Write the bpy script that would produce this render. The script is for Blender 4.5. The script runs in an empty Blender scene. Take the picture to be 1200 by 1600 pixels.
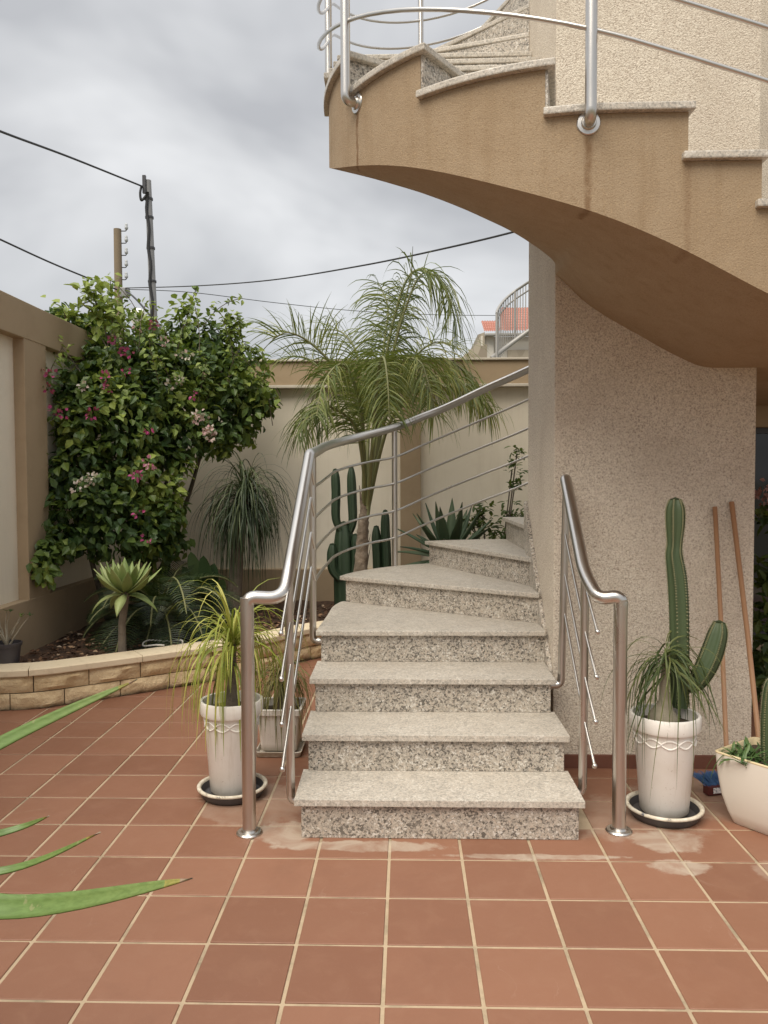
import bpy, bmesh, math, random
from math import sin, cos, pi, radians, degrees, atan2, sqrt
from mathutils import Vector, Matrix, noise

random.seed(7)
scene = bpy.context.scene
col = scene.collection

# ------------------------------------------------------------------ camera
YAW, PITCH, ROLL, FPX, CAM_H = .0282, .0398, -.0041, 1220.58, 1.6103
def cam_axes():
    f = Vector((-sin(YAW)*cos(PITCH), cos(YAW)*cos(PITCH), -sin(PITCH)))
    r = Vector((cos(YAW), sin(YAW), 0)); u = r.cross(f)
    return cos(ROLL)*r + sin(ROLL)*u, -sin(ROLL)*r + cos(ROLL)*u, f
RX, UX, FX = cam_axes()
cam_data = bpy.data.cameras.new('camera')
cam = bpy.data.objects.new('camera', cam_data); col.objects.link(cam)
cam_data.sensor_fit = 'VERTICAL'; cam_data.sensor_height = 36; cam_data.sensor_width = 27
cam_data.lens = FPX/1600*36; cam_data.clip_start = .05; cam_data.clip_end = 2000
m = Matrix.Identity(4)
for i in range(3):
    m[i][0] = RX[i]; m[i][1] = UX[i]; m[i][2] = -FX[i]
m[0][3], m[1][3], m[2][3] = 0, 0, CAM_H
cam.matrix_world = m
scene.camera = cam

# ------------------------------------------------------------------ sky and sun
SUN_EL, SUN_AZ = radians(57), radians(-152)          # azimuth from +Y, clockwise
world = bpy.data.worlds.new('World'); scene.world = world; world.use_nodes = True
wt = world.node_tree; wt.nodes.clear()
def wn(t, **k):
    n = wt.nodes.new(t)
    for a, b in k.items(): setattr(n, a, b)
    return n
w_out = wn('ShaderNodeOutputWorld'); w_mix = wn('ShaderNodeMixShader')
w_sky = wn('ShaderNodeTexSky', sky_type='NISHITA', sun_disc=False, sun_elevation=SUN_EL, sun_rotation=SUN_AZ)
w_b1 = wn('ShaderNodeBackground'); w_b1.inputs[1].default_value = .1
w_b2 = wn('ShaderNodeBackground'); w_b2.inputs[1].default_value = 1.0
w_tc = wn('ShaderNodeTexCoord'); w_sep = wn('ShaderNodeSeparateXYZ')
w_abs = wn('ShaderNodeMath', operation='MAXIMUM'); w_abs.inputs[1].default_value = 0
w_add = wn('ShaderNodeMath', operation='ADD'); w_add.inputs[1].default_value = .38
w_dx = wn('ShaderNodeMath', operation='DIVIDE'); w_dy = wn('ShaderNodeMath', operation='DIVIDE')
w_cmb = wn('ShaderNodeCombineXYZ'); w_cmb.inputs[2].default_value = 7.7
w_n1 = wn('ShaderNodeTexNoise'); w_n1.inputs['Scale'].default_value = 1.7; w_n1.inputs['Detail'].default_value = 4
w_n1.inputs['Roughness'].default_value = .5; w_n1.inputs['Distortion'].default_value = .5
w_ramp = wn('ShaderNodeValToRGB')
e = w_ramp.color_ramp.elements
e[0].position = .37; e[0].color = (.192, .194, .199, 1)
e[1].position = .66; e[1].color = (.325, .326, .327, 1)
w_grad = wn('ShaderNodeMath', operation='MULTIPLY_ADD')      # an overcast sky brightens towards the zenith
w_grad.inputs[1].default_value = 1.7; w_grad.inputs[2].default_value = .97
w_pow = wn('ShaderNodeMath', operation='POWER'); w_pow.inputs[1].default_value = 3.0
w_mul = wn('ShaderNodeVectorMath', operation='SCALE')
L = wt.links.new
L(w_tc.outputs['Generated'], w_sep.inputs[0]); L(w_sep.outputs[2], w_abs.inputs[0]); L(w_abs.outputs[0], w_add.inputs[0])
L(w_sep.outputs[0], w_dx.inputs[0]); L(w_add.outputs[0], w_dx.inputs[1]); L(w_sep.outputs[1], w_dy.inputs[0]); L(w_add.outputs[0], w_dy.inputs[1])
L(w_dx.outputs[0], w_cmb.inputs[0]); L(w_dy.outputs[0], w_cmb.inputs[1]); L(w_cmb.outputs[0], w_n1.inputs['Vector'])
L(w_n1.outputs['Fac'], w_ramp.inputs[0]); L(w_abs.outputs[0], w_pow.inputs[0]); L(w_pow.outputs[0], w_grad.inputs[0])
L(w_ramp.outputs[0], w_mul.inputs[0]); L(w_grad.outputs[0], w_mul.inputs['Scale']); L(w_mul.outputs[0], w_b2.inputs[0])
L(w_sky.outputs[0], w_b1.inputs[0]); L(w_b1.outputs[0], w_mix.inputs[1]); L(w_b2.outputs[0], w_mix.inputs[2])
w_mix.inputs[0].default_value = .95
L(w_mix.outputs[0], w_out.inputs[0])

sun_d = bpy.data.lights.new('sun', 'SUN'); sun_d.energy = 1.5; sun_d.angle = radians(50); sun_d.color = (1, .91, .78)
sun = bpy.data.objects.new('sun', sun_d); col.objects.link(sun)
sdir = Vector((sin(SUN_AZ)*cos(SUN_EL), cos(SUN_AZ)*cos(SUN_EL), sin(SUN_EL)))
sun.rotation_euler = sdir.to_track_quat('Z', 'Y').to_euler(); sun.location = (-6, -4, 12)

vs = scene.view_settings
vs.view_transform = 'Standard'; vs.look = 'None'; vs.gamma = 1; vs.exposure = 1.32; vs.use_curve_mapping = False
scene.render.engine = 'CYCLES'
scene.cycles.max_bounces = 8; scene.cycles.diffuse_bounces = 4
scene.cycles.use_denoising = True

# ------------------------------------------------------------------ helpers
def at(x, y, Y):
    """world point at depth Y seen at photo pixel x, y (used only to take measurements)"""
    d = RX*((x-600)/FPX) + UX*((800-y)/FPX) + FX
    return Vector((0, 0, CAM_H)) + d*(Y/d.y)

def link(o, parent=None):
    col.objects.link(o)
    if parent is not None:
        o.parent = parent
        o.matrix_parent_inverse = Matrix.Translation(-parent_world(parent))
    return o
def parent_world(p):
    v = Vector(p.location)
    return v
def tag(o, label=None, cat=None, group=None, kind=None):
    if label: o['label'] = label
    if cat: o['category'] = cat
    if group: o['group'] = group
    if kind: o['kind'] = kind
    return o
def empty(name, loc, label, cat, group=None):
    o = bpy.data.objects.new(name, None); o.location = loc; o.empty_display_size = .1
    col.objects.link(o)
    return tag(o, label, cat, group)

class MB:
    """collects geometry in world coordinates; build() makes ONE mesh object"""
    def __init__(s): s.v = []; s.f = []; s.t = []
    def face(s, idx, tint=.5): s.f.append(idx); s.t.append(tint)
    def quadstrip_grid(s, grid, tint=.5, closed_u=False, closed_v=False):
        nu, nv = len(grid), len(grid[0]); b = len(s.v)
        for r in grid: s.v.extend([tuple(p) for p in r])
        for i in range(nu if closed_u else nu-1):
            for j in range(nv if closed_v else nv-1):
                i2, j2 = (i+1) % nu, (j+1) % nv
                s.face((b+i*nv+j, b+i2*nv+j, b+i2*nv+j2, b+i*nv+j2), tint)
    def tube(s, pts, r, n=10, caps=True, tint=.5):
        pts = [Vector(p) for p in pts]; N = len(pts)
        rs = r if isinstance(r, (list, tuple)) else [r]*N
        up = None; rings = []
        for i, p in enumerate(pts):
            d = (pts[min(i+1, N-1)] - pts[max(i-1, 0)]).normalized()
            if up is None:
                a = Vector((0, 0, 1)) if abs(d.z) < .9 else Vector((1, 0, 0))
                up = (a - d*a.dot(d)).normalized()
            else:
                up = (up - d*up.dot(d)); up = up.normalized() if up.length > 1e-6 else Vector((1, 0, 0))
            sd = d.cross(up)
            rings.append([p + (up*cos(2*pi*k/n) + sd*sin(2*pi*k/n))*rs[i] for k in range(n)])
        b = len(s.v)
        s.quadstrip_grid(rings, tint, closed_v=True)
        if caps:
            s.face(tuple(b+k for k in range(n))[::-1], tint); e0 = b+(N-1)*n; s.face(tuple(e0+k for k in range(n)), tint)
        return s
    def ribbon(s, pts, ws, side, fold=.25, tint=.5):
        """narrow leaf blade: three vertices across, folded along the mid rib"""
        pts = [Vector(p) for p in pts]; N = len(pts); g = []
        for i, p in enumerate(pts):
            d = (pts[min(i+1, N-1)] - pts[max(i-1, 0)]).normalized()
            sd = (side - d*side.dot(d))
            sd = sd.normalized() if sd.length > 1e-5 else Vector((1, 0, 0))
            nn = sd.cross(d)
            g.append([p - sd*ws[i]*.5 + nn*fold*ws[i]*.5, p, p + sd*ws[i]*.5 + nn*fold*ws[i]*.5])
        s.quadstrip_grid(g, tint); return s
    def box(s, x0, x1, y0, y1, z0, z1, tint=.5):
        b = len(s.v)
        s.v += [(x0,y0,z0),(x1,y0,z0),(x1,y1,z0),(x0,y1,z0),(x0,y0,z1),(x1,y0,z1),(x1,y1,z1),(x0,y1,z1)]
        for q in ((3,2,1,0),(4,5,6,7),(0,1,5,4),(1,2,6,5),(2,3,7,6),(3,0,4,7)): s.face(tuple(b+k for k in q), tint)
        return s
    def prism(s, poly, z0, z1, tint=.5):
        b = len(s.v); n = len(poly)
        a = sum(poly[i][0]*poly[(i+1) % n][1]-poly[(i+1) % n][0]*poly[i][1] for i in range(n))
        if a < 0: poly = poly[::-1]
        s.v += [(p[0], p[1], z0) for p in poly] + [(p[0], p[1], z1) for p in poly]
        s.face(tuple(range(b, b+n))[::-1], tint); s.face(tuple(range(b+n, b+2*n)), tint)
        for i in range(n): j = (i+1) % n; s.face((b+i, b+j, b+n+j, b+n+i), tint)
        return s
    def lathe(s, c, prof, n=40, axis=None, tint=.5):
        c = Vector(c); ax = Vector(axis or (0, 0, 1)).normalized()
        a = Vector((1, 0, 0)) if abs(ax.x) < .9 else Vector((0, 1, 0))
        u = (a - ax*a.dot(ax)).normalized(); w = ax.cross(u)
        g = [[c + ax*z + (u*cos(2*pi*k/n)+w*sin(2*pi*k/n))*r for k in range(n)] for r, z in prof]
        s.quadstrip_grid(g, tint, closed_v=True); return s
    def build(s, name, mat, parent=None, smooth=False, bevel=0, tinted=False, segs=2, auto=None):
        me = bpy.data.meshes.new(name); me.from_pydata(s.v, [], s.f); me.validate(); me.update()
        if tinted and len(me.polygons) == len(s.t):
            at_ = me.attributes.new('tint', 'FLOAT', 'FACE'); at_.data.foreach_set('value', s.t)
        if bevel:
            bm = bmesh.new(); bm.from_mesh(me); bmesh.ops.recalc_face_normals(bm, faces=bm.faces)
            ed = [e_ for e_ in bm.edges if len(e_.link_faces) == 2 and e_.calc_face_angle(0) > .5]
            bmesh.ops.bevel(bm, geom=ed, offset=bevel, segments=segs, affect='EDGES', profile=.6, clamp_overlap=True)
            bm.to_mesh(me); bm.free()
        if smooth:
            me.polygons.foreach_set('use_smooth', [True]*len(me.polygons))
            if auto: me.set_sharp_from_angle(angle=radians(auto))
        me.materials.append(mat)
        return link(bpy.data.objects.new(name, me), parent)

def catmull(pts, k=8):
    pts = [Vector(p) for p in pts]; out = []
    for i in range(len(pts)-1):
        p0, p1, p2, p3 = pts[max(i-1, 0)], pts[i], pts[i+1], pts[min(i+2, len(pts)-1)]
        for j in range(k):
            t = j/k
            out.append(.5*((2*p1)+(p2-p0)*t+(2*p0-5*p1+4*p2-p3)*t*t+(3*p1-p0-3*p2+p3)*t**3))
    out.append(pts[-1]); return out
def fillet(pts, r, k=6):
    """polyline with rounded corners"""
    pts = [Vector(p) for p in pts]; out = [pts[0]]
    for i in range(1, len(pts)-1):
        a, b, c = pts[i-1], pts[i], pts[i+1]
        rr = min(r, (a-b).length*.49, (c-b).length*.49)
        p, q = b+(a-b).normalized()*rr, b+(c-b).normalized()*rr
        for j in range(k+1):
            t = j/k; out.append((1-t)**2*p + 2*t*(1-t)*b + t*t*q)
    out.append(pts[-1]); return out
def lerp_table(tab, s):
    if s <= tab[0][0]: return tab[0][1]
    for (a, x), (b, y) in zip(tab, tab[1:]):
        if s <= b: return x+(y-x)*(s-a)/(b-a)
    return tab[-1][1]
R_ = random.random
def U(a, b): return a+(b-a)*random.random()

# ------------------------------------------------------------------ materials
class NT:
    def __init__(s, name):
        s.m = bpy.data.materials.new(name); s.m.use_nodes = True; s.t = s.m.node_tree; s.t.nodes.clear()
        s.out = s.n('ShaderNodeOutputMaterial'); s.b = s.n('ShaderNodeBsdfPrincipled'); s.l(s.b.outputs[0], s.out.inputs[0])
        s.tc = s.n('ShaderNodeTexCoord'); s.co = s.tc.outputs['Object']
    def n(s, t, **k):
        n = s.t.nodes.new(t)
        for a, b in k.items(): setattr(n, a, b)
        return n
    def l(s, a, b): s.t.links.new(a, b)
    def world_co(s): s.co = s.n('ShaderNodeNewGeometry').outputs['Position']; return s
    def noise(s, scale, detail=3, rough=.55, dist=0, vec=None, out='Fac'):
        n = s.n('ShaderNodeTexNoise'); n.inputs['Scale'].default_value = scale; n.inputs['Detail'].default_value = detail
        n.inputs['Roughness'].default_value = rough; n.inputs['Distortion'].default_value = dist
        s.l(vec or s.co, n.inputs['Vector']); return n.outputs[out]
    def voro(s, scale, vec=None, feature='F1', out='Distance', rnd=1):
        n = s.n('ShaderNodeTexVoronoi', feature=feature); n.inputs['Scale'].default_value = scale; n.inputs['Randomness'].default_value = rnd
        s.l(vec or s.co, n.inputs['Vector']); return n.outputs[out]
    def ramp(s, fac, stops, interp='LINEAR'):
        n = s.n('ShaderNodeValToRGB'); n.color_ramp.interpolation = interp; el = n.color_ramp.elements
        while len(el) < len(stops): el.new(.5)
        for q, (p, c) in zip(el, stops):
            q.position = p; q.color = (*c, 1) if not isinstance(c, (int, float)) else (c, c, c, 1)
        s.l(fac, n.inputs[0]); return n.outputs[0]
    def mix(s, fac, a, b, mode='MIX'):
        n = s.n('ShaderNodeMix', data_type='RGBA', blend_type=mode)
        for k, v in ((0, fac), (6, a), (7, b)):
            if isinstance(v, (int, float)): n.inputs[k].default_value = v
            elif isinstance(v, tuple): n.inputs[k].default_value = (*v, 1)
            else: s.l(v, n.inputs[k])
        return n.outputs[2]
    def math(s, op, a, b=0, c=0):
        n = s.n('ShaderNodeMath', operation=op)
        for k, v in ((0, a), (1, b), (2, c)):
            if isinstance(v, (int, float)): n.inputs[k].default_value = v
            else: s.l(v, n.inputs[k])
        return n.outputs[0]
    def bump(s, h, strength=.3, dist=.01, prev=None):
        n = s.n('ShaderNodeBump'); n.inputs['Strength'].default_value = strength; n.inputs['Distance'].default_value = dist
        s.l(h, n.inputs['Height'])
        if prev: s.l(prev, n.inputs['Normal'])
        s.l(n.outputs[0], s.b.inputs['Normal']); return n.outputs[0]
    def set(s, color=None, rough=None, metal=None, spec=None):
        for k, v in (('Base Color', color), ('Roughness', rough), ('Metallic', metal), ('Specular IOR Level', spec)):
            if v is None: continue
            if isinstance(v, (int, float)): s.b.inputs[k].default_value = v
            elif isinstance(v, tuple): s.b.inputs[k].default_value = (*v, 1)
            else: s.l(v, s.b.inputs[k])
        return s
    def sep(s):
        n = s.n('ShaderNodeSeparateXYZ'); s.l(s.co, n.inputs[0]); return n.outputs

def patch(n, x, y, rx, ry, warp):
    """0..1 mask of an irregular stain on the floor around (x, y)"""
    X, Y, Z = n.sep()
    a = n.math('DIVIDE', n.math('SUBTRACT', X, x), rx); b = n.math('DIVIDE', n.math('SUBTRACT', Y, y), ry)
    d = n.math('SQRT', n.math('ADD', n.math('MULTIPLY', a, a), n.math('MULTIPLY', b, b)))
    d = n.math('ADD', d, n.math('MULTIPLY', n.math('SUBTRACT', warp, .5), 1.7))
    r = n.n('ShaderNodeMapRange'); r.interpolation_type = 'SMOOTHSTEP'
    r.inputs[1].default_value = 1.0; r.inputs[2].default_value = .72; r.inputs[3].default_value = 0; r.inputs[4].default_value = 1
    n.l(d, r.inputs[0]); return r.outputs[0]
STAINS = [(-.20, 3.385, .46, .055), (-.58, 3.50, .16, .13), (.55, 3.30, .40, .028), (1.16, 3.46, .17, .13), (1.13, 3.22, .15, .07), (1.0, 3.72, .45, .26), (1.55, 3.9, .45, .3), (-.75, 3.85, .35, .32), (1.62, 3.15, .2, .16)]
def floor_stain(n, base, amt, colr):
    w = n.noise(7, 5, .65)
    tot = None
    for i, (x, y, rx, ry) in enumerate(STAINS):
        p = patch(n, x, y, rx, ry, w)
        if i >= 5: p = n.math('MULTIPLY', p, .45)
        tot = p if tot is None else n.math('MAXIMUM', tot, p)
    f = n.math('MULTIPLY', tot, n.ramp(n.noise(5, 5, .65, 1.0), [(.32, .25), (.6, 1)]))
    return n.mix(n.math('MULTIPLY', f, amt), base, colr)

M = {}
# terracotta tile
n = NT('terracotta_tile').world_co()
oi = n.n('ShaderNodeObjectInfo')
base = n.mix(n.ramp(oi.outputs['Random'], [(0, 0.), (1, 1.)]), (.205, .092, .055), (.280, .135, .083))
base = n.mix(n.math('MULTIPLY', n.noise(2.2, 3), .35), base, (.215, .11, .064))
base = n.mix(n.ramp(n.noise(9, 5, .6, .6), [(.5, 0.), (.75, .28)]), base, (.30, .165, .105))
base = n.mix(n.ramp(n.noise(300, 2), [(.68, 0.), (.74, .35)]), base, (.40, .25, .18))
base = n.mix(n.ramp(n.voro(26), [(.0, .75), (.022, 0.)]), base, (.62, .5, .38))
base = n.mix(n.math('MULTIPLY', n.ramp(n.noise(1.7, 4, .6, 2.5), [(.49, 0.), (.5, .16), (.51, 0.)]), n.ramp(n.noise(2.3, 2), [(.60, 0.), (.68, 1.)])), base, (.45, .33, .25))
base = n.mix(n.ramp(n.noise(3.1, 5, .7, .4), [(.52, 0.), (.72, .28)]), base, (.18, .085, .052))
base = floor_stain(n, base, .72, (.47, .40, .32))
n.set(base, n.ramp(n.noise(5, 4, .6), [(.3, .42), (.7, .62)]), spec=.4)
n.bump(n.noise(40, 4, .6), .06, .004); M['tile'] = n.m
n = NT('grout').world_co()
base = n.mix(n.noise(14, 4, .7), (.50, .39, .26), (.38, .29, .19))
base = n.mix(n.ramp(n.noise(4.5, 5, .65), [(.48, 0.), (.68, .75)]), base, (.20, .16, .105))
base = floor_stain(n, base, .6, (.5, .44, .35))
n.set(base, .85); n.bump(n.noise(120, 3), .3, .003); M['grout'] = n.m
# granite
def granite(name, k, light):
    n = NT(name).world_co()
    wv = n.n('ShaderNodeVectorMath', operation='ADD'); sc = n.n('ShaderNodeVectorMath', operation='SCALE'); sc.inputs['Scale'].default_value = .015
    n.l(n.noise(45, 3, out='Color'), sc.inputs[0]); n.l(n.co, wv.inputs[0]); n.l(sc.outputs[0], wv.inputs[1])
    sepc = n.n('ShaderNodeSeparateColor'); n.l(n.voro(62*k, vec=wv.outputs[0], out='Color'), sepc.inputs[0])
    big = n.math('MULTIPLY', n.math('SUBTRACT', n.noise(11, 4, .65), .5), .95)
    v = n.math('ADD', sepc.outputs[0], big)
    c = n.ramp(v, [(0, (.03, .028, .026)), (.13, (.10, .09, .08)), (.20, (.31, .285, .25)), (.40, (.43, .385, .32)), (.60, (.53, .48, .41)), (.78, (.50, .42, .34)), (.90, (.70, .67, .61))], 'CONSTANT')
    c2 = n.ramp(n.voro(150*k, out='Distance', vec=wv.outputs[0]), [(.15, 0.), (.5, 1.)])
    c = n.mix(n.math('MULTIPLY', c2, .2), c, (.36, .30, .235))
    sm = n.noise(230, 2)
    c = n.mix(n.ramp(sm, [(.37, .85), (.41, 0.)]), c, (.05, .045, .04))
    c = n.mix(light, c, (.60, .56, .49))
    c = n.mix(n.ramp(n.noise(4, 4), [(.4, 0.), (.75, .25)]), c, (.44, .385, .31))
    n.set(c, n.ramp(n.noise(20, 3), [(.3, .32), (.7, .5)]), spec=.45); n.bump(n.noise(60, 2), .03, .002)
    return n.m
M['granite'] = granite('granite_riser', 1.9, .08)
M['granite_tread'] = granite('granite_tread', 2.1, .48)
# stucco of the core
n = NT('pebble_stucco').world_co()
h1 = n.noise(105, 4, .58, .6); h2 = n.voro(125)
hh = n.math('ADD', h1, n.math('MULTIPLY', h2, -.55))
c = n.ramp(h1, [(.32, (.36, .295, .235)), (.46, (.61, .535, .44)), (.60, (.76, .69, .58))])
c = n.mix(n.ramp(n.noise(1.3, 5, .65, 1.0), [(.42, 0.), (.7, .42)]), c, (.46, .38, .30))
c = n.mix(n.ramp(n.noise(6, 4), [(.45, 0.), (.75, .25)]), c, (.62, .55, .44))
n.set(c, .9, spec=.2); n.bump(hh, .7, .008); M['stucco'] = n.m
# tan render of the stair string, with rust streaks under the rail fixings
n = NT('tan_render').world_co()
c = n.mix(n.noise(1.2, 4), (.355, .262, .168), (.315, .232, .148))
c = n.mix(n.ramp(n.noise(2.6, 6, .7, 1.2), [(.42, 0.), (.7, .45)]), c, (.41, .32, .22))
mp_ = n.n('ShaderNodeMapping'); mp_.inputs['Scale'].default_value = (9, 9, .7); n.l(n.co, mp_.inputs[0])
c = n.mix(n.ramp(n.noise(1.6, 4, .6, vec=mp_.outputs[0]), [(.52, 0.), (.72, .38)]), c, (.25, .17, .095))
c = n.mix(n.ramp(n.noise(150, 3), [(.53, 0.), (.66, .5)]), c, (.22, .145, .08))
c = n.mix(n.ramp(n.noise(110, 2), [(.60, 0.), (.7, .3)]), c, (.52, .38, .22))
X, Y, Z = n.sep()
def streak(x, y, ztop, wd):
    wob = n.math('MULTIPLY', n.math('SUBTRACT', n.noise(9, 2), .5), .025)
    dx = n.math('ABSOLUTE', n.math('ADD', n.math('SUBTRACT', X, x), wob))
    f = n.ramp(n.math('DIVIDE', dx, wd), [(.3, 1.), (1, 0.)])
    below = n.math('LESS_THAN', Z, ztop); near = n.math('LESS_THAN', n.math('ABSOLUTE', n.math('SUBTRACT', Y, y)), .16)
    return n.math('MULTIPLY', n.math('MULTIPLY', f, below), near)
st = n.math('MAXIMUM', n.math('MULTIPLY', streak(.716, 3.13, 2.97, .020), .7), n.math('MULTIPLY', streak(-.222, 3.70, 3.33, .008), .9))
st = n.math('MAXIMUM', st, n.math('MULTIPLY', streak(1.10, 3.12, 2.86, .02), .35))
st = n.math('MULTIPLY', st, n.ramp(n.noise(30, 3), [(.3, .5), (.6, 1.)]))
c = n.mix(st, c, (.17, .095, .045))
n.set(c, .88, spec=.2); n.bump(n.math('ADD', n.noise(170, 3, .6), n.math('MULTIPLY', n.noise(12, 4), 1.2)), .5, .006); M['tan_render'] = n.m
n = NT('tan_wall_paint').world_co()
c = n.mix(n.noise(.9, 4), (.41, .312, .205), (.36, .275, .18)); c = n.mix(n.ramp(n.noise(5, 5, .65), [(.5, 0.), (.8, .3)]), c, (.235, .172, .105))
n.set(c, .85, spec=.2); n.bump(n.noise(140, 3), .25, .004); M['tan_paint'] = n.m
n = NT('cream_wall_paint').world_co()
c = n.mix(n.noise(.8, 4), (.80, .74, .62), (.75, .69, .57)); c = n.mix(n.ramp(n.noise(4, 5, .65), [(.5, 0.), (.85, .3)]), c, (.60, .53, .42))
mp_ = n.n('ShaderNodeMapping'); mp_.inputs['Scale'].default_value = (5, 5, .5); n.l(n.co, mp_.inputs[0])
c = n.mix(n.ramp(n.noise(1.6, 5, .65, vec=mp_.outputs[0]), [(.5, 0.), (.75, .35)]), c, (.60, .53, .42))
n.set(c, .85, spec=.2); n.bump(n.noise(140, 3), .2, .004); M['cream_paint'] = n.m
n = NT('coping_cement').world_co(); n.set(n.mix(n.noise(12, 4), (.62, .57, .48), (.48, .43, .35)), .85); M['coping'] = n.m
n = NT('brick_red_skirting').world_co(); n.set(n.mix(n.noise(6, 4), (.17, .065, .04), (.12, .05, .033)), .6); M['skirting'] = n.m
# stainless steel
n = NT('brushed_stainless').world_co()
n.set(n.mix(n.noise(3, 2), (.62, .595, .56), (.56, .54, .51)), n.ramp(n.noise(5, 2), [(.3, .27), (.7, .34)]), 1.0); M['steel'] = n.m
# white plastic
n = NT('white_plastic_pot').world_co()
c = n.mix(n.ramp(n.noise(5, 5, .6), [(.45, 0.), (.8, .45)]), (.82, .79, .74), (.64, .57, .48))
X, Y, Z = n.sep()
c = n.mix(n.math('MULTIPLY', n.ramp(Z, [(.02, .9), (.075, 0.)]), n.ramp(n.noise(9, 4), [(.3, .2), (.6, 1.)])), c, (.30, .24, .15))
mp_ = n.n('ShaderNodeMapping'); mp_.inputs['Scale'].default_value = (22, 22, 2.2); n.l(n.co, mp_.inputs[0])
c = n.mix(n.ramp(n.noise(1.4, 5, .65, vec=mp_.outputs[0]), [(.54, 0.), (.75, .4)]), c, (.50, .43, .34))
c = n.mix(n.ramp(n.noise(70, 3, .6), [(.66, 0.), (.72, .45)]), c, (.42, .34, .25))
n.set(c, .45); M['white_plastic'] = n.m
n = NT('cream_plastic_planter').world_co(); n.set(n.mix(n.noise(3, 3), (.80, .76, .68), (.74, .69, .60)), .38); M['cream_plastic'] = n.m
n = NT('planter_rim').world_co(); n.set((.70, .58, .36), .5); M['rim_plastic'] = n.m
n = NT('dark_plastic').world_co(); n.set(n.mix(n.noise(12, 4), (.05, .048, .052), (.09, .085, .085)), .5); M['dark_plastic'] = n.m
n = NT('saucer_worn_rim').world_co(); n.set(n.ramp(n.noise(22, 4, .7), [(.33, (.12, .12, .14)), (.40, (.55, .49, .38)), (.6, (.72, .67, .56))]), .6); M['saucer_rim'] = n.m
n = NT('grey_plastic').world_co(); n.set((.05, .045, .05), .5); M['grey_plastic'] = n.m
n = NT('potting_soil').world_co(); n.set(n.mix(n.noise(40, 4), (.045, .03, .02), (.10, .075, .05)), .95); n.bump(n.noise(50, 4), .8, .02); M['potsoil'] = n.m
n = NT('garden_soil').world_co()
c = n.ramp(n.noise(14, 6, .7), [(.3, (.035, .022, .014)), (.55, (.085, .045, .025)), (.75, (.15, .085, .05))])
n.set(c, .95); n.bump(n.noise(22, 5, .7), .9, .04); M['soil'] = n.m
n = NT('far_ground').world_co(); n.set(n.mix(n.noise(.3, 5), (.16, .13, .09), (.10, .11, .06)), .95); M['ground'] = n.m
# sandstone
n = NT('rough_sandstone').world_co()
oi = n.n('ShaderNodeObjectInfo')
c = n.mix(oi.outputs['Random'], (.60, .46, .27), (.68, .54, .34))
c = n.mix(n.ramp(n.noise(7, 5, .65, .8), [(.44, 0.), (.74, .5)]), c, (.36, .22, .10))
c = n.mix(n.ramp(n.noise(30, 4), [(.55, 0.), (.75, .4)]), c, (.52, .42, .27))
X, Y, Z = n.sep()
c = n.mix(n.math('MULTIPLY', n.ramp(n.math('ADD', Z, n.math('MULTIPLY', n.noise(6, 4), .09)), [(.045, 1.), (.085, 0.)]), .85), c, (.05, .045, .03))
n.set(c, .9, spec=.2); n.bump(n.noise(16, 5, .65), .8, .03); M['sandstone'] = n.m
n = NT('cut_sandstone_cap').world_co()
c = n.mix(n.noise(5, 4), (.74, .64, .47), (.67, .56, .39)); c = n.mix(n.ramp(n.noise(18, 4), [(.55, 0.), (.8, .4)]), c, (.36, .28, .17))
n.set(c, .85, spec=.2); n.bump(n.noise(60, 3), .25, .004); M['cap'] = n.m
n = NT('mortar').world_co(); n.set(n.mix(n.noise(12, 4), (.24, .18, .11), (.13, .10, .065)), .95); M['mortar'] = n.m
# wood, poles
n = NT('broom_wood').world_co(); n.set(n.mix(n.noise(9, 4), (.42, .235, .125), (.34, .185, .10)), .55); M['wood'] = n.m
n = NT('weathered_pole_timber').world_co(); n.set(n.mix(n.noise(3, 5), (.24, .185, .12), (.17, .135, .095)), .9); M['timber'] = n.m
n = NT('galvanised_pole').world_co(); n.set(n.mix(n.noise(3, 4), (.22, .22, .22), (.30, .30, .30)), .5, .3); M['galva'] = n.m
n = NT('black_cable').world_co(); n.set((.02, .02, .022), .6); M['cable'] = n.m
n = NT('porcelain').world_co(); n.set((.42, .44, .45), .25); M['porcelain'] = n.m
n = NT('red_roof_tile').world_co(); n.set(n.mix(n.noise(2.5, 5), (.36, .14, .10), (.44, .21, .16)), .8); M['roof_tile'] = n.m
n = NT('house_white_render').world_co(); n.set(n.mix(n.noise(.8, 5), (.68, .65, .59), (.52, .49, .43)), .9); M['house_white'] = n.m
n = NT('house_stone').world_co(); n.set(n.ramp(n.voro(3.5, out='Color'), [(0, (.25, .21, .16)), (1, (.42, .37, .29))]), .9); M['house_stone'] = n.m
n = NT('grey_rail_paint').world_co(); n.set((.33, .32, .30), .5, .3); M['rail_paint'] = n.m
n = NT('window_glass').world_co(); n.set((.018, .02, .024), .06); M['glass'] = n.m
n = NT('window_frame_paint').world_co(); n.set((.045, .045, .05), .4); M['frame'] = n.m
n = NT('white_globe').world_co(); n.set((.8, .8, .78), .25); M['globe'] = n.m
n = NT('blue_bristle').world_co(); n.set(n.mix(n.noise(60, 2), (.05, .13, .30), (.09, .20, .42)), .6); M['blue'] = n.m
n = NT('brush_block').world_co(); n.set((.09, .02, .018), .4); M['brush_red'] = n.m
n = NT('white_label').world_co(); n.set(n.mix(n.ramp(n.noise(120, 1), [(.55, 0.), (.57, 1.)]), (.75, .74, .72), (.35, .36, .4)), .5); M['label'] = n.m

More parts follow.
